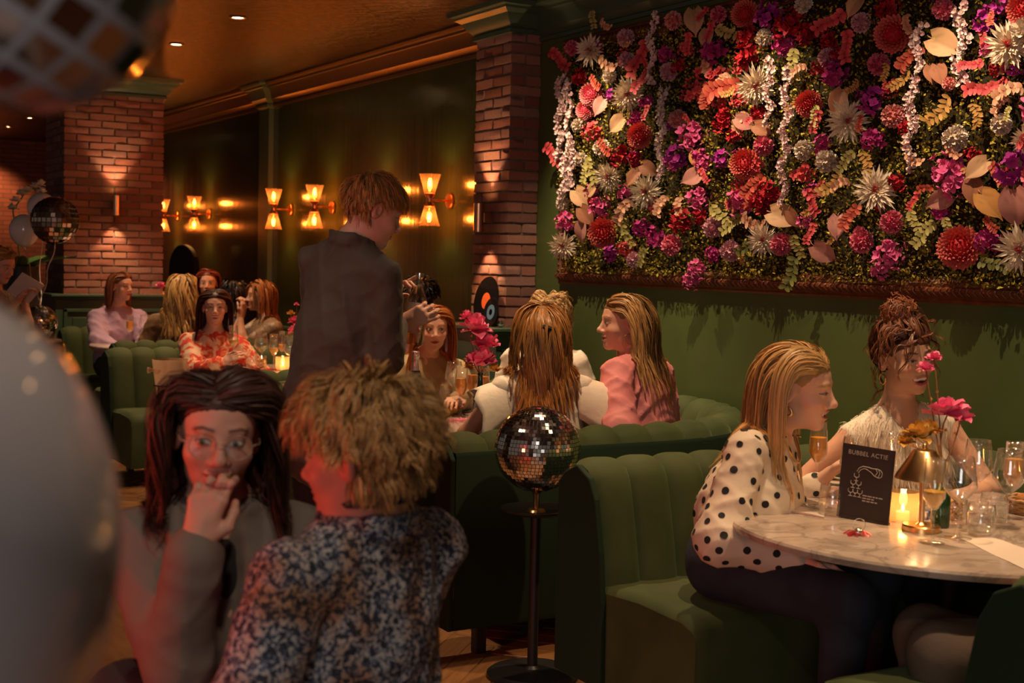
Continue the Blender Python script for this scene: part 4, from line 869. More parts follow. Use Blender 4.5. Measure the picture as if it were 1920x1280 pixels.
# --- table of the floral blouse guest
wine(490, 690, 'empty wine glass behind the corn snacks of the floral guest'); wine(543, 697, 'empty wine glass against the candle near the waiter'); flute(513, 694, 'emptied juice flute beside the amber candle of the floral guest', True); flute(528, 686, 'juice flute behind the amber candle of the floral guest', True)
tumbler(473, 692, 'water tumbler next to the corn snacks of the floral guest'); chips(489, 693, 'glass of corn snacks on the floral guest table'); candle(530, 694, 'amber ribbed candle holder on the floral guest table')
napkin([(430, 694), (470, 697), (475, 686), (440, 683)], 'cream napkin with cutlery before the floral guest'); p_ = T(452, 690); cutlery(p_, (1, -.6), 'knife and napkin setting before the floral guest', False)
vase(T(556, 689), 'bottle vase with pink blooms half hidden by the waiter', .8, [(550, 605, 0, .045), (552, 622, .0, .05), (556, 572, .03, .02)], [(545, 590, 0, .03), (553, 600, .02, .03)], M_GREENGL, 5)
# --- table of the lavender sweater guest
flute(243, 645, 'full orange juice flute before the lavender sweater'); wine(271, 643, 'empty wine glass before the lavender sweater'); tumbler(264, 648, 'tumbler before the lavender sweater')
vase(T(316, 644), 'bottle vase with one pink bloom on a bent stem', .8, [(301, 538, 0, .045)], [], M_GREENGL, 6)
napkin([(212, 648), (236, 649), (240, 643), (217, 643)], 'cream napkin before the lavender sweater')

# --- acrylic ice buckets on stands
def bucket(c, r, lb, turn):
    e = empty('ice_bucket', (c[0], c[1], c[2]), turn); tag(e, lb, 'ice bucket'); h = r*2.0
    g = G(); g.lathe([(.0001, .0), (r*.72, .0), (r*.74, .006), (r*1.0, h), (r*.965, h), (r*.71, .010), (.0001, .010)], 40); g.build('bowl', M_ACRYL, e, True, angle=.6)
    for a in (-.55, .15, 2.9):
        d = V(math.cos(a), math.sin(a), 0); b = d*r*.92+V(0, 0, h*.70); g = G(); g.tube([b, b+d*.012, b+d*.02, b+d*.034, b+d*.036], [.010, .010, .017, .019, .014], 14); g.build('knob', M_ACRYL, e, True)
    s = empty('bucket_stand', (c[0], c[1], 0), turn); tag(s, lb.replace('clear acrylic ice bucket', 'black bucket floor stand'), 'stand')
    g = G(); z0 = c[2]; g.tube([(r*.86*math.cos(t), r*.86*math.sin(t), z0+h*.26) for t in np.linspace(0, 6.283, 33)[:-1]], .005, 6, closed=True)
    g.build('ring', M_BLACK, s, True)
    g = G(); g.lathe([(.0001, z0-.012), (r*.80, z0-.012), (r*.80, z0-.002), (.0001, z0-.002)], 28); g.build('plate', M_BLACK, s)
    g = G(); g.lathe([(.014, .02), (.014, z0-.012)], 12); g.build('pole', M_BLACK, s); g = G(); g.lathe([(.0001, 0), (.13, 0), (.13, .012), (.02, .022), (.0001, .022)], 30); g.build('foot', M_BLACK, s)
    for a in (0, math.pi): g = G(); g.tube([(r*.86*math.cos(a), r*.86*math.sin(a), z0+h*.26), (r*.86*math.cos(a), r*.86*math.sin(a), z0-.007), (r*.7*math.cos(a), 0, z0-.007)], .005, 6); g.build('arm', M_BLACK, s)
bucket(at(318, 739, 8.05), .105, 'clear acrylic ice bucket before the velvet booth of the floral guest', TH+math.pi)
bucket(at(572, 806, 6.0), .105, 'clear acrylic ice bucket beside the velvet booth end near the waiter', TH+math.pi*.9)

# --- vinyl records leaning on the ledge
M_VINYL = mat('vinyl', (.010, .008, .008), .22, coat=.3, bump=.0)
M_ORANGE = mat('orange_record_label', (.85, .14, .03), .6); M_BLUE = mat('blue_record_label', (.12, .22, .36), .6)
def record(c, r, lr, lm, lb, hole):
    e = empty('vinyl_record', c); tag(e, lb, 'record', 'records on the ledge'); e.rotation_euler = (0, -math.pi/2+.16, 0)
    g = G(); prof = [(hole, .001)]+[(hole+(r-hole)*t, .0012+.0004*(i % 2)) for i, t in enumerate(np.linspace(.4, .97, 26))]+[(r, .0005), (r, -.0005), (hole, -.001)]; g.lathe(prof, 56, cap=False); g.build('disc', M_VINYL, e, True, angle=.3)
    g = G(); g.lathe([(hole, .0018), (lr, .0018), (lr, .0010)], 36, cap=False); g.build('label', lm, e)
zl = 1.096
c = onx(903, 567, XP-.075); record((XP-.045, float(c[1]), zl+.149), .150, .050, M_ORANGE, 'black vinyl record with orange label leaning on the brick pillar', .004)
c = onx(916, 589, XP-.10); record((XP-.085, float(c[1])+.0, zl+.087), .0875, .045, M_BLUE, 'small vinyl single with blue label leaning before the larger record', .019)
p = onz(930, 616, zl); e = empty('small_mirror_ball', (XP-.05, YP-.035, zl)); tag(e, 'tiny mirror ball lying on the ledge by the records', 'mirror ball'); mirror_ball(e, (0, 0, .021), .021, .006, 5)
# ------------------------------------------------------------------ people: smooth implicit bodies meshed on a grid
class Sdf:
    def __init__(s): s.p = []
    def cap(s, a, b, ra, rb=None, k=.02, sub=False):
        a, b = np.asarray(a, float), np.asarray(b, float); rb = ra if rb is None else rb
        c = (a+b)/2; s.p.append((0, a, b-a, ra, rb, k, sub, c, np.linalg.norm(b-a)/2+max(ra, rb))); return s
    def ell(s, c, r, R=None, k=.02, sub=False):
        c = np.asarray(c, float); r = np.broadcast_to(np.asarray(r, float), (3,)); R = np.eye(3) if R is None else np.asarray(R)
        s.p.append((1, c, R, r, None, k, sub, c, r.max())); return s
    def merge(s, o): s.p += o.p; return s
    def __call__(s, P, cut=.09):
        d = np.full(len(P), 1.0)
        for t, a, b, r, r2, k, sub, c, rad in s.p:
            q = P-c; m = np.einsum('ij,ij->i', q, q) < (rad+cut)**2
            if not m.any(): continue
            x = P[m]
            if t == 0:
                u = x-a; h = np.clip(u @ b/max(1e-9, b @ b), 0, 1); e = np.linalg.norm(u-h[:, None]*b, axis=1)-(r+(r2-r)*h)
            else:
                u = (x-a) @ b; k0 = np.linalg.norm(u/r, axis=1); k1 = np.linalg.norm(u/(r*r), axis=1)+1e-9; e = k0*(k0-1)/k1
            dm = d[m]
            if sub:
                e = -e; h = np.maximum(k-np.abs(dm-e), 0)/k; d[m] = np.maximum(dm, e)+h*h*k*.25
            else:
                h = np.maximum(k-np.abs(dm-e), 0)/k; d[m] = np.minimum(dm, e)-h*h*k*.25
        return d
    def bounds(s, pad):
        lo = np.min([p[7]-p[8] for p in s.p if not p[6]], 0)-pad; hi = np.max([p[7]+p[8] for p in s.p if not p[6]], 0)+pad; return lo, hi
    def grad(s, P, e=.004):
        g = np.stack([s(P+V(e, 0, 0))-s(P-V(e, 0, 0)), s(P+V(0, e, 0))-s(P-V(0, e, 0)), s(P+V(0, 0, e))-s(P-V(0, 0, e))], -1); return g/(np.linalg.norm(g, axis=1)[:, None]+1e-9)
def nets(f, lo, hi, h):
    """surface nets of the zero set of f -> verts, quads"""
    B = 8; n = np.ceil((hi-lo)/h).astype(int)+2; nb = -(-n//B); n = nb*B
    ci = np.stack(np.meshgrid(*[np.arange(k) for k in nb], indexing='ij'), -1).reshape(-1, 3); fc = f(lo+(ci*B+3.5)*h)
    act = np.abs(fc) < B*h*1.15+.006; S = np.where(fc < 0, -1., 1.).reshape(nb)
    F = np.repeat(np.repeat(np.repeat(S, B, 0), B, 1), B, 2)
    ii = np.stack(np.meshgrid(*[np.arange(B)]*3, indexing='ij'), -1).reshape(-1, 3); a = ci[act]
    for q in range(0, len(a), 400):
        id_ = (a[q:q+400, None]*B+ii[None]).reshape(-1, 3); F[id_[:, 0], id_[:, 1], id_[:, 2]] = f(lo+id_*h)
    I = F < 0; c = sum(I[x:n[0]-1+x, y:n[1]-1+y, z:n[2]-1+z].astype(np.int8) for x in (0, 1) for y in (0, 1) for z in (0, 1))
    cell = np.argwhere((c > 0) & (c < 8)); idx = -np.ones(n-1, np.int64); idx[tuple(cell.T)] = np.arange(len(cell))
    acc = np.zeros((len(cell), 3)); cnt = np.zeros(len(cell))
    cor = [(x, y, z) for x in (0, 1) for y in (0, 1) for z in (0, 1)]
    val = {o: F[cell[:, 0]+o[0], cell[:, 1]+o[1], cell[:, 2]+o[2]] for o in cor}
    for o in cor:
        for ax in range(3):
            if o[ax]: continue
            p = list(o); p[ax] = 1; va, vb = val[o], val[tuple(p)]; m = (va < 0) != (vb < 0); t = np.where(m, va/(va-vb+1e-12), 0)
            pt = np.zeros((len(cell), 3))+o; pt[:, ax] += t; acc[m] += pt[m]; cnt[m] += 1
    verts = lo+(cell+acc/cnt[:, None])*h; quads = []
    for ax in range(3):
        s0 = [slice(None)]*3; s1 = [slice(None)]*3; s0[ax] = slice(0, -1); s1[ax] = slice(1, None); A, Bm = I[tuple(s0)], I[tuple(s1)]
        e = np.argwhere(A != Bm); u, v = (ax+1) % 3, (ax+2) % 3; e = e[(e[:, u] > 0) & (e[:, v] > 0) & (e[:, u] < n[u]-1) & (e[:, v] < n[v]-1)]
        def at_(du, dv): q = e.copy(); q[:, u] -= du; q[:, v] -= dv; return idx[q[:, 0], q[:, 1], q[:, 2]]
        Q = np.stack([at_(1, 1), at_(0, 1), at_(0, 0), at_(1, 0)], -1); fl = ~A[e[:, 0], e[:, 1], e[:, 2]]; Q[fl] = Q[fl][:, ::-1]; quads.append(Q[(Q >= 0).all(1)])
    return verts, np.concatenate(quads)
def npmesh(name, v, f, m, parent=None, col=None, smooth=True):
    me = bpy.data.meshes.new(name); f = np.asarray(f, np.int32); k = f.shape[1]
    me.vertices.add(len(v)); me.vertices.foreach_set('co', np.asarray(v, np.float32).ravel()); me.loops.add(f.size); me.loops.foreach_set('vertex_index', f.ravel())
    me.polygons.add(len(f)); me.polygons.foreach_set('loop_start', np.arange(0, f.size, k, dtype=np.int32)); me.polygons.foreach_set('loop_total', np.full(len(f), k, np.int32))
    if smooth: me.polygons.foreach_set('use_smooth', np.ones(len(f), bool))
    if col is not None:
        a = me.color_attributes.new('Col', 'FLOAT_COLOR', 'POINT'); cc = np.ones((len(v), 4), np.float32); cc[:, :3] = col; a.data.foreach_set('color', cc.ravel())
    me.materials.append(m); me.update(calc_edges=True); me.validate()
    o = bpy.data.objects.new(name, me); COL.objects.link(o)
    if parent is not None: o.parent = parent
    return o
FWH = nrm(V(CFW[0], CFW[1], 0)); RTH = V(FWH[1], -FWH[0], 0); UPZ = V(0, 0, 1)
def facing(yaw): a = math.radians(yaw); return -FWH*math.cos(a)+RTH*math.sin(a)
def frame(yaw, pitch=0, roll=0):
    """columns: right of the person, forward, up. yaw 0 looks at the camera, 90 to picture right; pitch>0 looks down; roll>0 tips the crown to picture right when facing camera"""
    f = facing(yaw); r = np.cross(f, UPZ); p = math.radians(pitch); f2 = f*math.cos(p)-UPZ*math.sin(p); u = np.cross(r, f2)
    a = math.radians(roll); r2 = r*math.cos(a)+u*math.sin(a); u2 = np.cross(r2, f2); return np.stack([r2, f2, u2], 1)
M_SKIN = mat('skin', (1, 1, 1), .48, attr=True, sss=.12, spec=.35, bump=.03, bscale=300)
def ik(S, Wp, la, lb, pole):
    d = Wp-S; L = np.linalg.norm(d); mx = (la+lb)*.985
    if L > mx: Wp = S+d/L*mx; d = Wp-S; L = mx
    x = (la*la-lb*lb+L*L)/(2*L); h = math.sqrt(max(1e-6, la*la-x*x)); n = d/L; p = np.asarray(pole, float); p = nrm(p-n*(p@n)); return S+n*x+p*h, Wp
def hand_sdf(H, wr, d, n, right, curl=(.5, .5, .5, .5), thumb=(.5, .3), spread=.12, s=1.0):
    """hand: wrist, finger direction d, palm normal n (the way the palm faces), curl per finger in radians per joint"""
    d = nrm(d); n = nrm(np.asarray(n)-d*(np.asarray(n)@d)); t = np.cross(n, d) if right else np.cross(d, n)      # t: towards the thumb
    kn = [(.027, .088), (.009, .093), (-.010, .088), (-.027, .078)]; ph = [(.042, .025, .020), (.046, .029, .021), (.042, .027, .020), (.033, .020, .018)]
    for (a, b), f in zip(kn, range(4)): H.cap(wr+t*a*.5*s, wr+(t*a+d*b)*s, .0135*s, .0105*s, .016)
    H.cap(wr, wr+d*.04*s, .020*s, .016*s, .02)
    tips = []
    for f, ((a, b), p, c) in enumerate(zip(kn, ph, curl)):
        q = wr+(t*a+d*b)*s; an = c*.7; lat = t*spread*(1.5-f)*.6
        for j, L in enumerate(p):
            v = nrm(d*math.cos(an)+n*math.sin(an)+lat*(1-j*.3)); q2 = q+v*L*s; H.cap(q, q2, (.0088-.0007*j)*s, (.0080-.0009*j)*s, .005 if j else .008); q = q2; an += c
        tips.append(q)
    q = wr+(t*.018+d*.012)*s; v = nrm(d*.72+t*.70+n*.25*thumb[0]); q2 = q+v*.045*s; H.cap(q, q2, .0145*s, .0115*s, .014)
    v = nrm(d*.85+t*(.55-thumb[0])+n*thumb[0]*.9); q3 = q2+v*.032*s; H.cap(q2, q3, .0105*s, .0095*s, .006); v = nrm(v+n*thumb[1]-t*thumb[1]*.8); q4 = q3+v*.025*s; H.cap(q3, q4, .0095*s, .0075*s, .005)
    return tips
def head_sdf(H, c, R, s, man=False, mouth=0., smile=0.):
    L = lambda *p: c+R @ (np.array(p)*s)
    e = lambda p, r, k=.02, sub=False, RR=None: H.ell(L(*p), np.array(r)*s, R if RR is None else R @ RR, k*s, sub)
    e((0, -.018, .032), (.074, .094, .084)); e((0, .020, .034), (.062, .062, .058), .03); e((0, .024, -.030), (.056, .062, .068), .03)
    e((0, .020, -.066), (.050 if not man else .053, .054, .044), .03); e((0, .064, -.098), (.020, .017, .015), .026)
    for q in (-1, 1):
        e((q*.037, .050, -.026-.004*(1-smile)), (.025+.004*smile, .026+.004*smile, .022), .02); e((q*.024, .074, .024), (.022, .012, .009), .014)
        e((q*.032, .101, .003), (.018, .018, .0115), .012, True); e((q*.031, .0725, .002), (.0135, .0130, .0120), .004)
        e((q*.076, -.014, -.008), (.009, .018, .030), .006, RR=np.array(Matrix.Rotation(q*.30, 3, 'Z')) @ np.array(Matrix.Rotation(-.25, 3, 'X'))); e((q*.083, -.010, -.004), (.006, .010, .018), .004, True)
    H.cap(L(0, .080, .012), L(0, .100, -.026), .0075*s, .0105*s, .012*s); e((0, .1035, -.031), (.0125, .011, .0105), .008)
    for q in (-1, 1): e((q*.0125, .092, -.036), (.0085, .009, .0075), .007)
    w = .021+.006*smile; zc = -.063+.0
    e((0, .0825, zc+.0055+.003*mouth), (w, .010, .0058), .006); e((0, .081, zc-.0065-.006*mouth), (w*.88, .010, .0068), .006)
    if mouth > 0: e((0, .098, zc-.003*mouth), (w*.95, .020, .004+.0085*mouth), .004, True)
def paint_face(P, c, R, s, skin, lips, brow, hairc, iris, mouth=0., smile=0., blush=.5, closed=False, gaze=0.):
    q = ((P-c) @ R)/s; x, y, z = q.T; ax = np.abs(x); C = np.tile(skin, (len(P), 1)).astype(float); fr = y > .035
    def mix(w, col): C[:] = C*(1-w[:, None])+np.asarray(col)*w[:, None]
    sm = lambda v, a, b: np.clip((v-a)/(b-a), 0, 1)
    red = np.array(skin)*np.array([1.02, .72, .66])
    mix(fr*blush*(1-sm(np.hypot((ax-.040)/.028, (z+.028)/.022), .3, 1)), red); mix(fr*.45*(1-sm(np.hypot(x/.016, (z+.032)/.014), .3, 1)), red)
    mix((ax > .068)*(np.abs(y+.012) < .03)*(np.abs(z) < .04)*.5, red)
    # brows, eyes
    zb = .0255+.006*np.clip((ax-.014)/.03, 0, 1)-.010*np.clip((ax-.036)/.02, 0, 1); mix(fr*(y > .05)*(1-sm(np.abs(z-zb), .0022, .0048))*sm(ax, .010, .016)*(1-sm(ax, .048, .056))*.85, brow)
    dx = (ax-.0315)/.0150; al = np.clip(1-dx*dx, 0, 1); up = .0018+.0066*al; lo = .0018-.0050*al; ins = fr*(y > .055)*(np.abs(dx) < 1)
    if closed or smile > .75: up = .0018+.0036*al; lo = .0018-.0026*al
    mix(ins*(z < up+.0012)*(z > lo-.0008)*1.0, (.60, .52, .46)); xs = x-np.sign(x)*.0315-gaze
    mix(ins*(z < up+.001)*(z > lo-.001)*(1-sm(np.hypot(xs, z-.002), .0052, .0068)), iris); mix(ins*(z < up+.001)*(z > lo-.001)*(1-sm(np.hypot(xs, z-.002), .0022, .0034)), (.01, .008, .006))
    mix(fr*(y > .05)*(np.abs(dx) < 1.12)*(1-sm(np.abs(z-up-.0006), .0008, .0026))*.92, (.035, .02, .014)); mix(fr*(y > .05)*(np.abs(dx) < 1.0)*(1-sm(np.abs(z-lo), .0006, .0020))*.45, (.10, .05, .035))
    # mouth
    w = .024+.007*smile; zc = -.063+smile*.006*(x/w)**2*1.0-smile*.001; m = fr*(y > .058)*(ax < w); t = np.clip(1-(x/w)**2, 0, 1)
    hu = (.0085+.004*mouth)*t; hl = (.0105+.010*mouth)*t; mix(m*(z < zc+hu)*(z > zc-hl)*.9, lips)
    if mouth > .15:
        ou = (.003+.0045*mouth)*t; ol = (.001+.0085*mouth)*t; inn = m*(t > .22)*(z < zc+ou)*(z > zc-ol); mix(inn*1., (.10, .02, .02)); mix(inn*(z > zc+ou-(.0055+.003*mouth))*1.0, (.82, .76, .68))
    else: mix(m*(1-sm(np.abs(z-zc), .0008, .0022))*.85, np.array(lips)*.30)
    # scalp under the hair
    mix(((z > .078-.9*np.clip(.05-y, 0, .2)) & (y < .085) & ~((ax > .066) & (z < .03) & (y > -.05)))*.9, hairc)
    return C
class Person: pass
def person(label, head, yaw, neck, tyaw, pelvis, hw=.165, s=.97, pitch=0, roll=0, arms=None, skin=(.62, .33, .21), hb=.012, hh=.0036, man=False, mouth=0., smile=.3, lips=(.46, .12, .10), brow=(.10, .05, .025), hairc=(.1, .05, .02), iris=(.10, .07, .04), seated=True, legs=False, troll=0, bust=.5, knees=None, closed=False, gaze=0., bare=False, la=.275, lb=.24, feet=None):
    """builds the skin mesh (one continuous surface) and returns the joints"""
    p = Person(); p.c = c = np.asarray(head, float); p.R = R = frame(yaw, pitch, roll); p.s = s; N = p.N = np.asarray(neck, float); Pv = p.P = np.asarray(pelvis, float)
    up = nrm(N-Pv); f = facing(tyaw); f = nrm(f-up*(f@up)); r = np.cross(f, up); a = math.radians(troll); r2 = r*math.cos(a)+up*math.sin(a); p.up, p.f, p.r = up, f, r2; TR = p.TR = np.stack([r2, f, np.cross(r2, f)], 1)
    L = np.linalg.norm(N-Pv); p.S = {1: N+r2*hw-up*.070-f*.01, -1: N-r2*hw-up*.070-f*.01}; p.W = {}; p.E = {}; p.H = {}
    B = Sdf(); k = 1.06 if man else 1.0
    B.cap(c+R@(V(0, -.022, -.055)*s), N+up*.0-f*.012, .050*s*k, .054*k, .03)
    for q in (1, -1): B.cap(N-f*.015, p.S[q]-up*.005, .046*k, .040*k, .045)
    p.chest = N-up*.17+f*.005; p.waist = N-up*min(.34, L*.62); hwk = hw/.165
    B.ell(p.chest, (.140*k*hwk, .098*k, .165), TR, .06); B.ell(p.waist, (.120*k*hwk, .09*k, .15), TR, .08); B.ell(Pv+up*.03, (.160, .12, .12), TR, .08)
    if not man and bust:
        p.bust = [(p.chest+r2*q*.066+f*.075-up*.035, (.058, .055*bust+.02, .058)) for q in (1, -1)]
        for b_ in p.bust: B.ell(*b_, TR, .04)
    boxes = [(c-.150*s, c+.150*s)]
    arms = arms or {}
    for q in (1, -1):
        S = p.S[q]; A = arms.get(q)
        if A is None: A = dict(w=S-up*.36+f*.20+r2*q*.03, pole=-f+r2*q*.6)
        E, Wp = ik(S, np.asarray(A['w'], float), la*k, lb*k, A.get('pole', -UPZ)); p.E[q], p.W[q] = E, Wp
        B.cap(S, E, .045*k, .037*k, .03); B.cap(E, E+(Wp-E)*.35, .037*k, .037*k, .02); B.cap(E+(Wp-E)*.35, Wp, .037*k, .0235*k, .02)
        d = A.get('d'); d = nrm(Wp-E) if d is None else nrm(d); n = A.get('n', -UPZ)
        p.H[q] = hand_sdf(B, Wp+d*.012, d, n, q == 1, A.get('curl', (.45, .5, .5, .55)), A.get('thumb', (.4, .3)), A.get('spread', .12), A.get('s', .95*k)); hc = Wp+d*.075; boxes.append((hc-.105, hc+.105))
    p.K = {}; p.A = {}; p.hip = {}
    for q in (1, -1):
        h = Pv+r2*q*.085+(-up*.02 if seated else 0); p.hip[q] = h
        if seated:
            fh = nrm(V(f[0], f[1], 0)); kn = knees[q] if knees else h+fh*.43+r2*q*.05+V(0, 0, .04); kn = np.asarray(kn, float); an = feet[q] if feet else V(kn[0], kn[1], .09)-fh*.03
        else: kn = V(h[0], h[1], .50)+f*.03; an = V(h[0], h[1], .09)-f*.02
        p.K[q], p.A[q] = kn, np.asarray(an, float)
        if legs:
            B.cap(h, kn, .078*k, .055*k, .05); B.cap(kn, p.A[q], .052*k, .036*k, .03); fh = nrm(V(f[0], f[1], 0)); B.cap(p.A[q]-UPZ*.045-fh*.03, p.A[q]-UPZ*.055+fh*.13, .036, .028, .03)
    head_sdf(B, c, R, s, man, mouth, smile); p.B = B
    lo, hi = B.bounds(.02); v, fq = nets(B, lo, hi, hb); vs_, fs_ = [], []; cov = np.zeros(len(v), bool)
    for (a0, a1) in boxes: cov |= ((v > a0+hb*1.2) & (v < a1-hb*1.2)).all(1)
    keep = ~cov[fq].all(1); vs_.append(v); fs_.append(fq[keep]); o = len(v)
    for i, (a0, a1) in enumerate(boxes):
        v2, f2 = nets(B, a0, a1, hh if i == 0 else hh*1.05); bd = ((v2 > a0+hh*1.01) & (v2 < a1-hh*2.2)).all(1)
        f2 = f2[bd[f2].any(1)]; vs_.append(v2); fs_.append(f2+o); o += len(v2)
    v = np.concatenate(vs_); fq = np.concatenate(fs_); used = np.unique(fq); mp = -np.ones(len(v), int); mp[used] = np.arange(len(used)); v = v[used]; fq = mp[fq]
    col = np.tile(skin, (len(v), 1)).astype(float); hd = (np.linalg.norm(v-c, axis=1) < .19*s) & (((v-c)@R)[:, 2] > -.125*s)
    col[hd] = paint_face(v[hd], c, R, s, skin, lips, brow, hairc, iris, mouth, smile, .5, closed, gaze)
    for q in (1, -1):
        for tp in p.H[q]: w_ = np.clip(1-np.linalg.norm(v-tp, axis=1)/.016, 0, 1)[:, None]*.5; col = col*(1-w_)+np.array(skin)*np.array([1.05, .70, .62])*w_
    p.o = npmesh('person', v, fq, M_SKIN, None, col); tag(p.o, label, 'person'); p.skin = skin
    return p
CLOTH_SD = [0]
def cloth(p, name, m, off=.016, sleeves='long', sl=(.062, .055, .042), h=.009, fold=.004, hem=-.02, cuts=(), extra=None, neck=.0, torso=1.0, cuffcol=None, collar=None, ffreq=38, arms=(1, -1), slen=1.0, low=True):
    """a garment over the upper body as a surface of its own"""
    C = Sdf(); k = torso; up, f, r = p.up, p.f, p.r; hwk = np.linalg.norm(p.S[1]-p.S[-1])/2/.165
    for q in (1, -1): C.cap(p.N-f*.018-up*(.014-neck), p.S[q]-up*.004, .046+off*.5, .040+off*.7, .04)
    C.ell(p.chest, (.140*k*hwk+off, .098*k+off, .165+off), p.TR, .06); C.ell(p.waist, (.120*k*hwk+off, .09*k+off, .15+off), p.TR, .09)
    for bc, br in getattr(p, 'bust', ()): C.ell(bc, np.array(br)+off*.8, p.TR, .05)
    if low: C.ell(p.P+up*(.05+hem), (.165*k+off, .125*k+off, .13+off), p.TR, .08)
    for q in arms:
        S, E, Wp = p.S[q], p.E[q], p.W[q]
        if sleeves == 'none': continue
        if sleeves == 'short': C.cap(S, S+(E-S)*.62*slen, sl[0], sl[1], .03); continue
        C.cap(S, E, sl[0], sl[1], .025); C.cap(E, E+(Wp-E)*slen, sl[1], sl[2], .03)
    if collar:
        rad, hgt, thk = collar; cc = p.N+up*hgt-f*.012; ring = [cc+(r*math.cos(t)+f*math.sin(t)*1.0)*rad+up*(.012*-math.sin(t)) for t in np.linspace(math.radians(125), math.radians(415), 13)]
        for a, b in zip(ring[:-1], ring[1:]): C.cap(a, b, thk, thk, .006); C.cap(a-up*.022, b-up*.022, thk*1.15, thk*1.15, .008)
    if extra: extra(C)
    for (a, b, ra, rb, kk) in cuts: C.cap(a, b, ra, rb, kk, True)
    CLOTH_SD[0] += 1; ph = CLOTH_SD[0]*1.7
    def fld(P):
        d = C(P)
        if fold:
            u = (P-p.N) @ p.TR; a, b, c_ = u[:, 0], u[:, 1], u[:, 2]
            w1 = 1-np.abs(np.sin(a*ffreq*.8+b*ffreq*.5+1.9*np.sin(c_*8+ph+a*5)+ph)); w2 = 1-np.abs(np.sin(c_*ffreq*.75+2.6*np.sin(a*9+ph*2)+b*11+ph)); w3 = 1-np.abs(np.sin(a*ffreq*.5-c_*ffreq*.9+b*19+1.5*np.sin(a*21+ph)))
            d = d-fold*1.5*(w1**2.5+.7*w2**2.5+.7*w3**3-.35)
        return d
    lo, hi = C.bounds(.03); v, q = nets(fld, lo, hi, h); p.C = C; p.Cf = fld
    o = npmesh(name, v, q, m, p.o); return o
def trousers(p, m, name='trousers', off=.016, h=.013, foot=None, ankle=.052):
    C = Sdf(); C.ell(p.P+p.up*.03, (.160+off, .12+off, .12+off), p.TR, .08)
    for q in (1, -1): C.cap(p.hip[q], p.K[q], .080+off, .062+off, .05); C.cap(p.K[q], p.A[q]-UPZ*.02, .062+off*.8, ankle, .04)
    lo, hi = C.bounds(.03); v, qd = nets(C, lo, hi, h); npmesh(name, v, qd, m, p.o)
    for q in (1, -1):
        S = Sdf(); fh = nrm(V(p.f[0], p.f[1], 0)); S.cap(p.A[q]-UPZ*.045-fh*.03, p.A[q]-UPZ*.05+fh*.14, .042, .036, .03); S.cap(p.A[q]-UPZ*.04, p.A[q]+UPZ*.0, .042, .045, .03); S.ell(p.A[q]-UPZ*.16, (.3, .3, .072), None, .006, True)
        lo, hi = S.bounds(.02); v, qd = nets(S, lo, hi, .009); npmesh('shoe', v, qd, foot or M_SHOE, p.o)
M_SHOE = mat('dark_shoe', (.03, .025, .02), .5); M_JEANS = mat('dark_jeans', (.014, .019, .030), .85, var=(.022, .028, .042), scale=14, bump=.2, bscale=250)
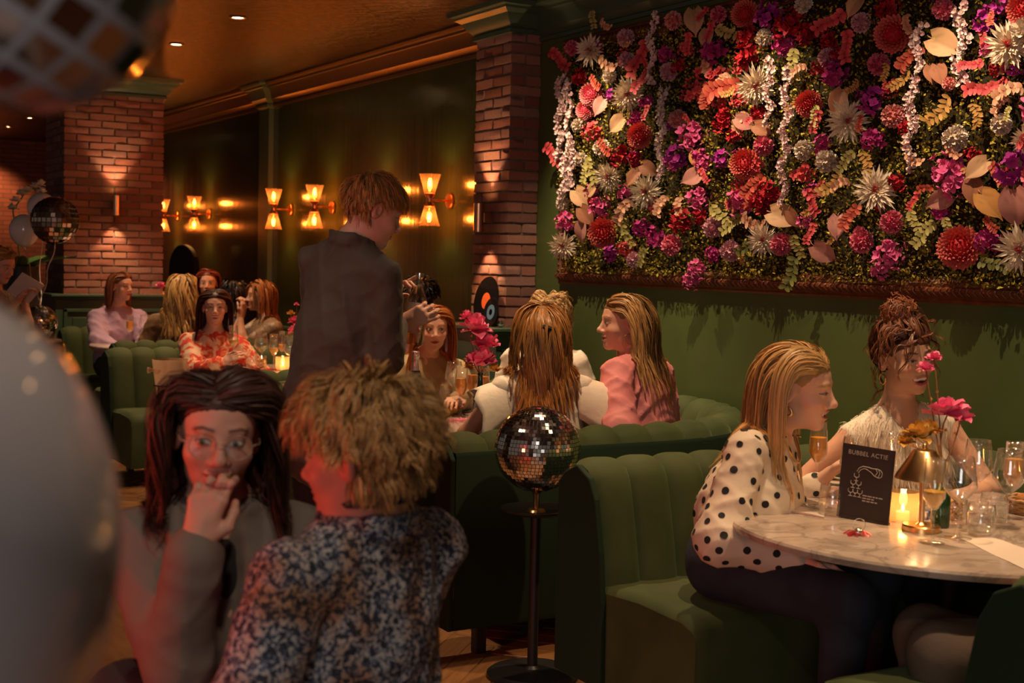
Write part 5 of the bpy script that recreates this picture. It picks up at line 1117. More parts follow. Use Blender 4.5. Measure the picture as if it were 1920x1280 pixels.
# ------------------------------------------------------------------ hair
HAIRM = {}
def hair_mat(c, gloss=.46):
    k = tuple(round(x, 3) for x in c)
    if k not in HAIRM: HAIRM[k] = mat('hair_%d' % len(HAIRM), c, gloss, attr=True, spec=.35, aniso=.5)
    return HAIRM[k]
def hair(p, col, length=.4, n=170, kids=5, part=0., style='down', wave=0., wfreq=18., curl=0., cfreq=60., lift=(.006, .028), seed=1, thick=.0022, back=.35, seg=14, tips=.5, front=.070, out=.0, var=.35, spread=.010, fringe=0., collide=True, capz=.0, gdir=None, kmul=1.9, conv=.45, name='hair', side_z=-.035):
    """guide strands grow from the scalp, follow head and shoulders, and each carries a small clump"""
    rs = np.random.RandomState(seed); c, R, s = p.c, p.R, p.s; CE = V(0, -.014, .032); RE = V(.081, .101, .093)
    # roots over the hair-bearing scalp
    roots = []
    while len(roots) < n:
        d = rs.normal(0, 1, 3)
        if len(roots) % 3 == 0: d[1] = abs(d[1])*1.2+.4; d[2] = abs(d[2])+.4
        d /= np.linalg.norm(d); q = CE+d*RE
        hl = front+.012-.02*(abs(q[0]) > .045) if q[1] > .03 else (front+(side_z-front)*np.clip((.03-q[1])/.05, 0, 1) if q[1] > -.02 else (side_z-.055*np.clip((-.02-q[1])/.05, 0, 1)))
        if q[2] > hl and not (abs(q[0]) > .066 and q[2] < .02 and q[1] > -.045): roots.append(q)
    q = np.array(roots); nn = (q-CE)/RE**2; nn /= np.linalg.norm(nn, axis=1)[:, None]; sd = np.sign(q[:, 0]-part+1e-6)
    lay = rs.uniform(*lift, n); ln = length*rs.uniform(1-tips*.4, 1.0, n); P = [q]
    if style == 'short': ln = ln*(.42+.58*np.clip((q[:, 2]-.02)/.07, 0, 1))
    ds = ln/seg; bk = np.clip((q[:, 1]+.06)/.07, 0, 1); sdb = sd*bk
    dirs = np.zeros((n, 3))
    if style == 'down': dirs[:, 0] = sdb*.9; dirs[:, 1] = -back; dirs[:, 2] = -.25
    elif style == 'back': dirs[:, 0] = sd*.15; dirs[:, 1] = -1.; dirs[:, 2] = -.25
    elif style == 'short': dirs[:, 0] = sd*.35+(gdir[0] if gdir else 0); dirs[:, 1] = gdir[1] if gdir else .5; dirs[:, 2] = gdir[2] if gdir else -.4
    elif style == 'up': tgt = V(0, -.035, .135) if gdir is None else V(*gdir); dirs = tgt-q; dirs /= np.linalg.norm(dirs, axis=1)[:, None]
    fmk = np.zeros(n)
    if fringe: fm = (q[:, 1] > .035) & (rs.uniform(0, 1, n) < fringe); dirs[fm] = np.stack([sd[fm]*.5, np.full(fm.sum(), .6), np.full(fm.sum(), -.5)], -1); fmk[fm] = 1
    dirs += rs.normal(0, .10, (n, 3)); down = R.T @ -UPZ; cur = P[0]; fl = np.zeros(n)
    for i in range(seg):
        u = (cur-CE)/RE; rad = np.linalg.norm(u, axis=1); g = u/RE; g /= np.linalg.norm(g, axis=1)[:, None]
        if style == 'up': want = tgt-cur; dst = np.linalg.norm(want, axis=1)[:, None]; want = want/(dst+1e-6); ds = np.minimum(ds, dst[:, 0]*.5+.003)
        else:
            on = np.clip(1.5-rad, 0, 1)[:, None]*(cur[:, 2:3] > .0); want = down*(1.0-.35*on)+dirs*on*.9
            ff = (np.clip((cur[:, 1]+.01)/.05, 0, 1)*np.clip((.088-np.abs(cur[:, 0]))/.02, 0, 1)*(cur[:, 2] < .13))[:, None]*(0 if style == 'short' else 1)*(1-.8*(fmk[:, None] if fringe else 0))
            want = want*(1-ff)+np.stack([sd*.9, np.full(n, -.5-back*.6), np.full(n, -.15)], -1)*ff
        dirs2 = want-g*np.minimum(0, np.einsum('ij,ij->i', want, g))[:, None]*(rad < 1.25)[:, None]
        dirs2 /= np.linalg.norm(dirs2, axis=1)[:, None]+1e-6; st = dirs2*.65+(dirs/(np.linalg.norm(dirs, axis=1)[:, None]+1e-6))*.35; st /= np.linalg.norm(st, axis=1)[:, None]
        cur = cur+st*ds[:, None]; dirs = dirs*.6+dirs2*.4
        u = (cur-CE)/RE; rad = np.linalg.norm(u, axis=1); tgt_r = 1+(lay*np.clip((i+1)/4, 0, 1)+.003)/.085; push = np.maximum(0, tgt_r-rad); cur = cur+(u/rad[:, None])*RE*push[:, None]
        if collide and style != 'up' and i > 2:
            w_ = c+(cur*s) @ R.T; f_ = p.Cf if hasattr(p, 'Cf') else p.B; dd = f_(w_); dd = np.minimum(dd, p.B(w_)); mg = lay*.6+.004; m = dd < mg
            if m.any():
                Cs = p.C if hasattr(p, 'C') else p.B
                gg = np.where((f_(w_[m]) < p.B(w_[m]))[:, None], Cs.grad(w_[m], .006), p.B.grad(w_[m], .006)); w_[m] += gg*np.minimum(.05, (mg[m]-dd[m]))[:, None]; cur[m] = ((w_[m]-c) @ R)/s
        P.append(cur)
    P = np.stack(P, 1); t = np.linspace(0, 1, seg+1)[None, :, None]; W_ = c+(P*s) @ R.T
    # clumps
    K = int(kids*kmul); o = rs.normal(0, 1, (n, K, 3)); o /= np.linalg.norm(o, axis=2)[..., None]; o *= spread*rs.uniform(.3, 1, (n, K, 1)); o[:, 0] = 0
    prof = np.minimum(1, .55+t*4)*(1-conv*t); A = W_[:, None]+o[:, :, None]*prof[:, None]
    ph = rs.uniform(0, 6.28, (n, 1, 1))+rs.normal(0, .25, (n, K, 1)); tt = np.linspace(0, 1, seg+1)[None, None]*ln[:, None, None]
    tang = np.gradient(W_, axis=1); tang /= np.linalg.norm(tang, axis=2)[..., None]+1e-9; b1 = np.cross(tang, nrm(V(.3, .5, .8))); b1 /= np.linalg.norm(b1, axis=2)[..., None]+1e-9; b2 = np.cross(tang, b1); ramp = np.clip(np.linspace(0, 1, seg+1)*2.2, 0, 1)[None, None]
    if wave: A = A+b1[:, None]*(wave*np.sin(tt*wfreq+ph)*ramp)[..., None]+b2[:, None]*(wave*.6*np.cos(tt*wfreq*.9+ph)*ramp)[..., None]
    if curl: A = A+b1[:, None]*(curl*np.sin(tt*cfreq+ph)*ramp)[..., None]+b2[:, None]*(curl*np.cos(tt*cfreq+ph)*ramp)[..., None]
    v, f, cc = strands(A.reshape(-1, seg+1, 3), thick*.85, rs, var, centre=c-R[:, 2]*.05)
    # cap under the strands
    H = Sdf(); L = lambda *x: c+R @ (np.array(x)*s); H.ell(L(*CE), RE*s*1.02, R); H.ell(L(0, .095, -.020+capz), (.125*s, .098*s, front*s+.018*s), R, .008, True); H.ell(L(0, .03, -.115), (.12*s, .085*s, .075*s), R, .01, True)
    for q_ in (-1, 1): H.cap(L(q_*.065, .0, -.005), L(q_*.10, .0, -.005), .030*s, .030*s, .006, True)
    lo, hi = H.bounds(.01); cv, cf = nets(H, lo, hi, .008); nv = len(v)
    tri = np.concatenate([cf[:, [0, 1, 2]], cf[:, [0, 2, 3]]]); f3 = np.concatenate([f, tri+nv]); v3 = np.concatenate([v, cv]); c3 = np.concatenate([cc, np.full((len(cv), 3), .55)])
    return npmesh(name, v3, f3, hair_mat(col), p.o, c3)
def strands(A, thick, rs, var=.35, taper=True, centre=None):
    """A: (m,k,3) polylines -> three-sided tapering tubes as triangles"""
    m, k = A.shape[:2]; tg = np.gradient(A, axis=1); tg /= np.linalg.norm(tg, axis=2)[..., None]+1e-9; b1 = np.cross(tg, nrm(V(.2, .4, .9))); b1 /= np.linalg.norm(b1, axis=2)[..., None]+1e-9; b2 = np.cross(tg, b1)
    w_ = thick*rs.uniform(.7, 1.3, (m, 1))*(np.sqrt(np.clip(1.02-np.linspace(0, 1, k), 0, 1))[None] if taper else 1.)
    # flat ribbons lying on the hair body: side = tangent x outward
    ctr = A.reshape(-1, 3).mean(0) if centre is None else centre; o_ = A-ctr; o_[..., 2] *= .35; o_ += rs.normal(0, .04, (m, 1, 3)); sd_ = np.cross(tg, o_); sd_ /= np.linalg.norm(sd_, axis=2)[..., None]+1e-9
    V_ = np.stack([A-sd_*w_[..., None], A+sd_*w_[..., None]], 2); v = V_.reshape(-1, 3)
    i = (np.arange(m)[:, None]*k+np.arange(k-1)[None])*2; i = i.ravel(); f = np.concatenate([np.stack([i, i+1, i+3], -1), np.stack([i, i+3, i+2], -1)])
    c = np.repeat(rs.uniform(1-var, 1+var, m), k*2)[:, None]*np.tile(np.repeat(np.linspace(.85, 1.15, k), 2), m)[:, None]; return v, f, np.repeat(c, 3, 1)
def bun(p, col, local, r, n=90, curl=.006, seed=3, thick=.0022):
    rs = np.random.RandomState(seed); ctr = p.c+p.R @ (V(*local)*p.s); A = []
    for i in range(n):
        ax = nrm(rs.normal(0, 1, 3)); u = nrm(np.cross(ax, rs.normal(0, 1, 3))); w_ = np.cross(ax, u); t = np.linspace(0, rs.uniform(3, 5.5), 18); rr = r*rs.uniform(.75, 1.05)
        q = ctr+rr*(u*np.cos(t)[:, None]+w_*np.sin(t)[:, None])+ax*rs.normal(0, r*.3)+curl*np.stack([np.sin(t*9+i), np.cos(t*8+i), np.sin(t*7)], -1); A.append(q)
    v, f, cc = strands(np.array(A), thick, rs, centre=ctr); H = Sdf(); H.ell(ctr, r*.92); lo, hi = H.bounds(.01); cv, cf = nets(H, lo, hi, .01); tri = np.concatenate([cf[:, [0, 1, 2]], cf[:, [0, 2, 3]]])+len(v)
    return npmesh('hair_bun', np.concatenate([v, cv]), np.concatenate([f, tri]), hair_mat(col), p.o, np.concatenate([cc, np.full((len(cv), 3), .55)]))
def scatter_on(o, n, seed=0, keep=None, mind=0.):
    """random surface points and normals of a mesh object (vertices in world space)"""
    me = o.data; co = np.zeros(len(me.vertices)*3, np.float32); me.vertices.foreach_get('co', co); co = co.reshape(-1, 3).astype(float); no = np.zeros(len(me.vertices)*3, np.float32); me.vertices.foreach_get('normal', no); no = no.reshape(-1, 3).astype(float)
    rs = np.random.RandomState(seed); ids = rs.permutation(len(co)); 
    if keep is not None: ids = ids[keep(co[ids])]
    out = []
    if mind <= 0: out = list(ids[:n])
    else:
        grid = {}
        for i in ids:
            k = tuple((co[i]//mind).astype(int)); ok = True
            for dx in (-1, 0, 1):
                for dy in (-1, 0, 1):
                    for dz in (-1, 0, 1):
                        for j in grid.get((k[0]+dx, k[1]+dy, k[2]+dz), ()):
                            if np.sum((co[i]-co[j])**2) < mind*mind: ok = False
            if ok:
                grid.setdefault(k, []).append(i); out.append(i)
                if len(out) >= n: break
    return co[out], no[out]
def discs(o, pts, nor, r, m, name, parent, sides=14, project=None, lift=.0012, jit=0, seed=0):
    rs = np.random.RandomState(seed); a = np.linspace(0, 2*np.pi, sides, endpoint=False); v = []; f = []
    for p_, n_ in zip(pts, nor):
        n_ = nrm(n_+rs.normal(0, jit, 3)) if jit else n_; u = nrm(np.cross(n_, (.31, .2, .93))); w_ = np.cross(n_, u); k = len(v); ring = p_+r*rs.uniform(.9, 1.1)*(np.cos(a)[:, None]*u+np.sin(a)[:, None]*w_)
        v.append(p_); v.extend(ring); f += [(k, k+1+i, k+1+(i+1) % sides) for i in range(sides)]
    v = np.array(v)
    if project is not None:
        for _ in range(3):
            d = project(v); e = .004; g_ = np.stack([project(v+V(e, 0, 0))-project(v-V(e, 0, 0)), project(v+V(0, e, 0))-project(v-V(0, e, 0)), project(v+V(0, 0, e))-project(v-V(0, 0, e))], -1); g_ /= np.linalg.norm(g_, axis=1)[:, None]+1e-9; v = v-g_*np.clip(d-lift, -.02, .02)[:, None]
    q = npmesh(name, v, np.array(f), m, parent); q['kind'] = 'stuff'; return q
# ------------------------------------------------------------------ the people
def J(px, py, d): return at(px, py, d)
def cm(name, c, v=None, sc=10, rough=.8, **k):
    k.setdefault('bump', .35); k.setdefault('bscale', 20); return mat(name, c, rough, var=v, scale=sc, **k)
def ear(p, q): return p.c+p.R @ (V(q*.082, -.010, -.040)*p.s)
def ring_on(p, c, r, t, m, name, ax1, ax2, n=24):
    g = G(); g.tube([c+r*(np.asarray(ax1)*math.cos(a)+np.asarray(ax2)*math.sin(a)) for a in np.linspace(0, 6.2832, n, endpoint=False)], t, 6, closed=True); return g.build(name, m, p.o, True)
BLK = cm('black_cloth', (.014, .012, .014))
# --- waiter
d = 4.70; wr = J(744, 609, d+.15); wl = J(705, 566, d+.30)
_hd = nrm(RTH*.80+UPZ*.34+FWH*.15); _hn = nrm(FWH*.85-RTH*.25); _hn = nrm(_hn-_hd*(_hn@_hd)); BOT = wr+_hd*.080+_hn*.052+V(0, 0, .012)
p = person('young waiter in a charcoal jacket standing with a big clear bottle in his hands', J(702, 396, d), 115, J(664, 464, d+.01), 146, J(622, 752, d+.06), hw=.168, s=1.0, pitch=20, man=True, seated=False, hb=.014, hh=.0036,
    arms={1: dict(w=wr, pole=-UPZ-FWH*.25, d=_hd, n=_hn, curl=(.55, .62, .66, .70), thumb=(.75, .25), spread=.10), -1: dict(w=wl, pole=-UPZ-RTH*.6, d=nrm(RTH*.75+UPZ*.65-FWH*.1), n=nrm(-UPZ*.5+RTH*.5-FWH*.4), curl=(.10, .8, .85, .85), thumb=(.5, .3))},
    skin=(.62, .33, .24), hairc=(.28, .12, .04), brow=(.2, .09, .04), smile=0, lips=(.45, .16, .13))
M_DKJ = cm('charcoal_jacket', (.075, .058, .043), (.062, .047, .035), 6, .75, sheen=.15)
cloth(p, 'jacket', M_DKJ, .014, sl=(.052, .054, .046), h=.010, fold=.0045, collar=(.072, .030, .013), neck=.010, hem=-.22, torso=1.06, ffreq=30, slen=.95, extra=lambda C: C.cap(p.waist, p.P-p.up*.05, .155, .175, .08))
trousers(p, cm('black_trousers', (.012, .011, .012)), h=.016)
hair(p, (.46, .20, .06), .066, 440, 5, .02, 'short', gdir=(.06, .55, -.35), lift=(.003, .015), seed=4, thick=.0013, wave=.001, wfreq=40, seg=8, front=.060, spread=.012, conv=.0, kmul=2.6, collide=False)
# the bottle in his hands
e = empty('clear_bottle', BOT); e.rotation_euler = (nrm(RTH*.10-UPZ*0)[0]*.0, .10, 0); tag(e, 'large clear glass bottle with a pale label held by the waiter', 'bottle')
g = G(); g.lathe([(.0001, -.118), (.038, -.118), (.041, -.110), (.041, .02), (.036, .05), (.018, .085), (.013, .10), (.0125, .125), (.0150, .126), (.0150, .134), (.0120, .134)], 28); g.build('glass_body', glass_mat('bottle_clear_glass', (.90, .82, .66), 1, .16), e, True, angle=.7)
g = G(); g.lathe([(.0001, .134), (.016, .134), (.016, .142), (.0001, .143)], 16); g.build('stopper', M_STEEL, e, True, angle=.6)
g = G(); g.lathe([(.0395, -.115), (.0395, -.045), (.0001, -.045)], 24); g.build('drink', glass_mat('pale_wine', (.95, .86, .62), .6, .03), e, True)
g = G(); P = np.array([[(.0418*math.cos(a), .0418*math.sin(a), z) for a in np.linspace(3.2, 4.6, 8)] for z in (-.02, .035)]); g.grid(P); g.build('label', M_PAPER, e, True)
# --- red-haired guest across the table
d = 6.95
p = person('red-haired guest with long straight hair in a beige blazer across the table', J(812, 616, d-.05), 12, J(797, 672, d), 8, J(795, 800, d+.12), s=.95, pitch=2, hb=.015, hh=.0042, skin=(.70, .40, .28), hairc=(.40, .12, .02), brow=(.3, .12, .05), lips=(.50, .14, .12), smile=.1, mouth=.05, gaze=-.003,
    arms={1: dict(w=J(752, 762, d-.42), pole=-UPZ-RTH), -1: dict(w=J(858, 752, d-.42), pole=-UPZ+RTH, d=nrm(-RTH*.2-FWH+UPZ*.2))}, feet={1: (2.80, 5.90, .09), -1: (2.93, 5.84, .09)})
cloth(p, 'blazer', cm('beige_blazer', (.46, .33, .17), (.40, .28, .14), 6), .018, collar=(.068, .012, .011), sl=(.058, .054, .045), h=.012, cuts=[(p.N+p.f*.10+p.up*.05, p.N+p.f*.16-p.up*.20, .055, .018, .01)], slen=.9)
trousers(p, cm('blue_trousers', (.05, .05, .07)), foot=cm('cream_sneaker', (.60, .45, .30)), h=.018)
hair(p, (.50, .16, .030), .37, 150, 5, .0, 'down', wave=.003, wfreq=12, seed=8, thick=.0030, front=.064, lift=(.004, .016), back=.2)
# --- curly fair-haired guest in white
d = 7.05
p = person('curly fair-haired guest in a white shirt by the wall', J(1030, 596, d), -35, J(1020, 652, d+.02), -30, J(1020, 790, d+.08), s=.97, hb=.016, hh=.006, skin=(.62, .34, .24), hairc=(.50, .30, .13), hw=.18)
cloth(p, 'white_shirt', cm('white_shirt', (.74, .62, .50), (.66, .54, .43), 5), .022, sl=(.066, .062, .05), h=.013, fold=.006, collar=(.068, .02, .011))
trousers(p, M_JEANS, h=.024); hair(p, (.62, .38, .16), .15, 170, 4, .0, 'down', curl=.006, cfreq=80, seed=9, thick=.0022, lift=(.010, .038), front=.060, tips=.9, var=.3)
# --- guest seen from behind with long brown hair and white cape sleeves
d = 5.62
p = person('guest seen from behind with long chestnut hair and white cape-sleeved top', J(1014, 628, d), -176, J(1015, 697, d-.01), -172, J(1018, 850, d-.02), s=.98, hb=.015, hh=.005, skin=(.55, .27, .17), hairc=(.30, .12, .03), hw=.165,
    arms={1: dict(w=J(1085, 830, d+.25), pole=RTH*1.2-UPZ*.4-FWH*.4), -1: dict(w=J(945, 830, d+.25), pole=-RTH*1.2-UPZ*.4-FWH*.4)})
cloth(p, 'cape_top', cm('white_satin', (.80, .68, .54), (.74, .62, .49), 5, .55), .014, 'short', sl=(.05, .05, .05), slen=.4, h=.010, fold=.003)
for q in (1, -1):
    S = p.S[q]+p.up*.040; P = []
    for t in np.linspace(0, 1, 9):
        row = []
        for a in np.linspace(-1.75, 1.75, 17):
            rp = 1+.10*math.sin(a*7)*t; row.append(S+p.r*q*((-.035+.155*t)*(.35+.65*math.cos(a*.55)))*rp+p.f*(.105*math.sin(a)*(.75+.35*t))-p.up*(.155*(1-math.cos(a))*(.9+.35*t)+.035*t*t))
        P.append(row)
    g = G(); g.grid(np.array(P)); o = g.build('cape_sleeve', MATS['white_satin'], p.o, True); md = o.modifiers.new('thick', 'SOLIDIFY'); md.thickness = .004
trousers(p, M_JEANS, h=.024); hair(p, (.42, .175, .045), .42, 230, 6, .0, 'down', wave=.008, wfreq=26, seed=3, thick=.0026, lift=(.006, .030), back=.9, front=.06, var=.4, tips=.35)
g = G(); q = lambda x, y, z: p.c+p.R @ V(x, y, z); g.tube([q(-.068, -.09, .012), q(-.035, -.124, .030), q(0, -.136, .040), q(.035, -.124, .030), q(.068, -.09, .012)], [.006, .012, .014, .012, .006], 8); g.build('hair_ribbon', BLK, p.o, True)
# --- guest in pink with big hoop earrings
d = 5.80
p = person('fair-haired guest in a pink shirt with large hoop earrings', J(1168, 606, d), -80, J(1192, 672, d+.03), -128, J(1200, 850, d), s=1.0, pitch=0, hb=.014, hh=.0036, skin=(.66, .36, .25), hairc=(.45, .24, .09), brow=(.22, .11, .05), lips=(.50, .14, .12), smile=.25, mouth=.08, hw=.170,
    arms={1: dict(w=J(1160, 830, d+.35), pole=-UPZ+FWH*.3), -1: dict(w=J(1130, 830, d-.05), pole=-UPZ-FWH*.6)})
cloth(p, 'pink_shirt', cm('pink_cotton', (.72, .25, .25), (.64, .20, .20), 5, .7), .022, sl=(.066, .075, .05), h=.009, fold=.006, collar=(.066, .008, .010))
trousers(p, M_JEANS, h=.024); hair(p, (.46, .25, .085), .40, 190, 5, .01, 'down', wave=.007, wfreq=22, seed=5, thick=.0025, lift=(.006, .024), back=1.3, front=.062, var=.45)
c = ear(p, -1); 
for q, rr in ((1, .020), (-1, .034), (-1, .022)):
    c = ear(p, q); ring_on(p, c-UPZ*rr, rr, .0011, M_GOLD, 'hoop_earring', p.R[:, 1], UPZ, 28)
# --- guest in the polka-dot blouse
d = 4.20
p = person('laughing fair-haired guest in a white blouse with black polka dots', J(1499, 728, d-.02), 66, J(1448, 812, d+.04), 62, J(1368, 1052, d+.06), s=1.07, pitch=6, roll=-4, hb=.013, hh=.0032, skin=(.72, .42, .29), hairc=(.55, .30, .10), brow=(.42, .22, .08), lips=(.58, .18, .15), smile=.95, mouth=.55, hw=.165,
    arms={1: dict(w=J(1500, 1052, d-.22), pole=-RTH*.8-UPZ*.7-FWH*.3, d=nrm(RTH*.9-UPZ*.15-FWH*.2), n=-UPZ-FWH*.3, curl=(.4, .45, .5, .5)), -1: dict(w=J(1535, 905, d+.22), pole=-UPZ+FWH*.4)},
    knees={1: J(1590, 1130, d-.35), -1: J(1640, 1075, d+.0)}, la=.285)
M_POLKA = cm('white_blouse', (.80, .66, .50), (.76, .62, .46), 4, .7, bump=.12, bscale=25)
bl = cloth(p, 'polka_blouse', M_POLKA, .016, sl=(.060, .074, .045), h=.0085, fold=.0045, slen=.93, hem=.10, cuts=[(p.N+p.f*.09+p.up*.06, p.N+p.f*.17-p.up*.17, .060, .010, .01)])
pts, nor = scatter_on(bl, 230, 3, None, .044); discs(bl, pts, nor, .0112, cm('black_dot', (.012, .010, .010)), 'polka_dot', p.o, project=p.Cf)
trousers(p, M_JEANS, 'jeans', h=.014)
hair(p, (.66, .38, .13), .34, 210, 5, .01, 'down', wave=.004, wfreq=14, seed=6, thick=.0021, lift=(.002, .012), back=1.6, front=.066, var=.3, tips=.3)
c = ear(p, 1); ring_on(p, c-UPZ*.018, .013, .0045, M_GOLD, 'earring', p.R[:, 1], UPZ, 16)
g = G(); g.tube([p.N+p.f*(.052+.055*abs(math.cos(a)))*1+p.r*.075*math.sin(a)+p.up*(.015-.075*max(0, math.cos(a))) for a in np.linspace(-1.9, 1.9, 30)], .0032, 6); g.build('gold_necklace', M_GOLD, p.o, True)
# --- guest with curly bun and cream fringed top
d = 4.72
p = person('laughing guest with a curly brown bun and a cream fringed sleeveless top', J(1697, 670, d-.06), 20, J(1686, 772, d), 8, J(1690, 1010, d+.12), s=1.05, pitch=3, roll=-8, hb=.013, hh=.0033, skin=(.62, .33, .21), hairc=(.13, .045, .02), brow=(.08, .03, .015), lips=(.55, .12, .11), smile=1., mouth=1., hw=.170, bust=.5,
    arms={1: dict(w=J(1560, 925, d-.20), pole=-UPZ-RTH), -1: dict(w=J(1800, 930, d-.20), pole=-UPZ+RTH)})
tp = cloth(p, 'fringed_top', cm('cream_knit', (.82, .70, .56), (.72, .60, .46), 30, .9), .020, 'none', h=.011, fold=0, cuts=[(p.S[q]+p.r*q*.045-p.up*.03, p.S[q]+p.r*q*.10-p.up*.10, .055, .065, .01) for q in (1, -1)]+[(p.N+p.f*.06+p.up*.03, p.N+p.f*.12-p.up*.02, .058, .045, .01)])
pts, nor = scatter_on(tp, 3400, 5, lambda c_: ((c_-p.N) @ p.f > -.06)); rs_ = np.random.RandomState(4); t_ = np.linspace(0, 1, 5)[None, :, None]; L_ = rs_.uniform(.02, .05, (len(pts), 1, 1)); A_ = pts[:, None]+nor[:, None]*(.003+.010*np.sqrt(t_))+(V(0, 0, -1)+rs_.normal(0, .25, (len(pts), 1, 3)))*t_*L_
v_, f_, c_ = strands(A_, .0013, rs_, .2); o = npmesh('fringe', v_, f_, mat('cream_fringe', (.90, .78, .62), .8, attr=True), p.o, c_); o['kind'] = 'stuff'
trousers(p, BLK, h=.022); hair(p, (.15, .050, .020), .16, 170, 4, .0, 'up', seed=7, thick=.0024, curl=.004, cfreq=60, front=.062, lift=(.004, .014), gdir=(0, -.03, .12), var=.5, side_z=-.03)
hair(p, (.17, .055, .022), .17, 30, 4, .0, 'down', seed=17, thick=.0018, curl=.010, cfreq=70, front=.050, lift=(.008, .030), back=-.3, fringe=.5, var=.5, name='loose_curls', seg=26, tips=.9)
bun(p, (.20, .065, .025), (0, -.022, .140), .060, 120, .007)
for q in (1, -1): c = ear(p, q); ring_on(p, c-UPZ*.022, .018, .003, M_GOLD, 'earring', p.R[:, 1], UPZ, 16)
# --- guest whose knee shows at the booth end
kn = onz(1762, 1225, .52); kn2 = onz(1800, 1250, .50)
p = person('guest in taupe trousers at the booth end with crossed knee', V(2.98, 1.72, 1.22), -150, V(2.97, 1.76, 1.06), -150, V(2.93, 1.93, .53), hb=.016, hh=.008, knees={1: V(kn[0], kn[1], .52), -1: V(kn[0]+.10, kn[1]+.14, .52)}, hairc=(.1, .05, .02))
p_ = p
cloth(p, 'jumper', cm('cream_jumper', (.55, .42, .28)), .018, sl=(.06, .055, .045), h=.014)
trousers(p, cm('taupe_trousers', (.13, .085, .06), (.10, .068, .048), 8), h=.012)
hair(p, (.12, .06, .03), .25, 80, 4, seed=12, thick=.004)
# --- woman with glasses, hand before her mouth
d = 2.62
wr = J(364, 1030, d-.17)
p = person('dark-haired guest with round glasses and a grey blazer smiling behind her hand', J(408, 816, d), 16, J(412, 948, d+.06), 20, J(395, 1400, d+.14), s=.99, pitch=4, roll=4, hb=.012, hh=.0029, skin=(.56, .29, .21), hairc=(.045, .018, .012), brow=(.05, .022, .014), lips=(.48, .13, .11), smile=.6, mouth=.0, hw=.165, gaze=.0035, iris=(.07, .09, .07),
    arms={1: dict(w=wr, pole=-UPZ*1.0+RTH*.3-FWH*.3, d=nrm(UPZ*.9+RTH*.22+FWH*.12), n=nrm(FWH*.9-UPZ*.1), curl=(.75, .9, 1.0, 1.0), thumb=(.5, .4), spread=.08), -1: dict(w=J(520, 1330, d-.15), pole=-UPZ+RTH)})
cloth(p, 'grey_blazer', cm('grey_blazer', (.17, .135, .11), (.14, .11, .09), 5, .8), .020, sl=(.066, .062, .055), h=.008, fold=.004, collar=(.078, .012, .014), slen=.93, cuts=[(p.N+p.f*.10+p.up*.05, p.N+p.f*.17-p.up*.30, .055, .020, .01)], ffreq=24, torso=1.05)
C = Sdf(); C.ell(p.chest, (.145, .103, .170), p.TR); 
lo, hi = C.bounds(.02); v_, q_ = nets(C, lo, hi, .012); npmesh('dark_top', v_, q_, BLK, p.o)
for q in (1, -1):     # lapels
    g = G(); a = p.N+p.r*q*.072+p.f*.035+p.up*.015; P = []
    for t in np.linspace(0, 1, 7):
        c = a+(p.chest+p.f*.128+p.r*q*.018-p.up*.10-a)*t+p.f*.035*math.sin(t*3.1); wd = .020+.035*math.sin(math.pi*min(1, t*1.25+.05))**.8 if t < .95 else .006; P.append([c, c+p.r*q*wd*.5+p.f*.008, c+p.r*q*wd-p.f*.002])
    g.grid(np.array(P)); o = g.build('lapel', MATS['grey_blazer'], p.o, True); md = o.modifiers.new('thick', 'SOLIDIFY'); md.thickness = .004
g = G(); 
for i in range(3): c = p.W[1]+(p.E[1]-p.W[1])*(.14+.05*i)-FWH*.045-RTH*.028; g.box(c, (.007, .007, .011))
hair(p, (.075, .027, .017), .32, 300, 6, .015, 'down', wave=.016, wfreq=22, seed=10, thick=.0020, lift=(.006, .036), back=.35, front=.064, var=.45, tips=.5, spread=.014)
trousers(p, M_JEANS, h=.018)
GL = mat('glasses_frame', (.42, .30, .22), .3, .3); q = lambda x, y, z: p.c+p.R @ (V(x, y, z)*p.s)
for sx in (-1, 1):
    g = G(); g.tube([q(sx*.034+.025*math.cos(a), .098-.004*abs(math.cos(a)), -.003+.023*math.sin(a)) for a in np.linspace(0, 6.2832, 28, endpoint=False)], .0012, 6, closed=True); fr = g.build('glasses_rim', GL, p.o, True)
    g = G(); g.add([q(sx*.034, .098, -.003)]+[q(sx*.034+.0245*math.cos(a), .097-.004*abs(math.cos(a)), -.003+.0225*math.sin(a)) for a in np.linspace(0, 6.2832, 24, endpoint=False)], [(0, 1+i, 1+(i+1) % 24) for i in range(24)]); g.build('lens', M_GLASS, fr, True)
    g = G(); g.tube([q(sx*.059, .094, .002), q(sx*.074, .080, .004), q(sx*.079, .02, .004), q(sx*.080, -.01, -.002)], .0012, 5); g.build('glasses_temple', GL, p.o, True)
g = G(); g.tube([q(-.009, .100, .0), q(0, .106, .003), q(.009, .100, .0)], .0012, 5); g.build('glasses_bridge', GL, p.o, True)
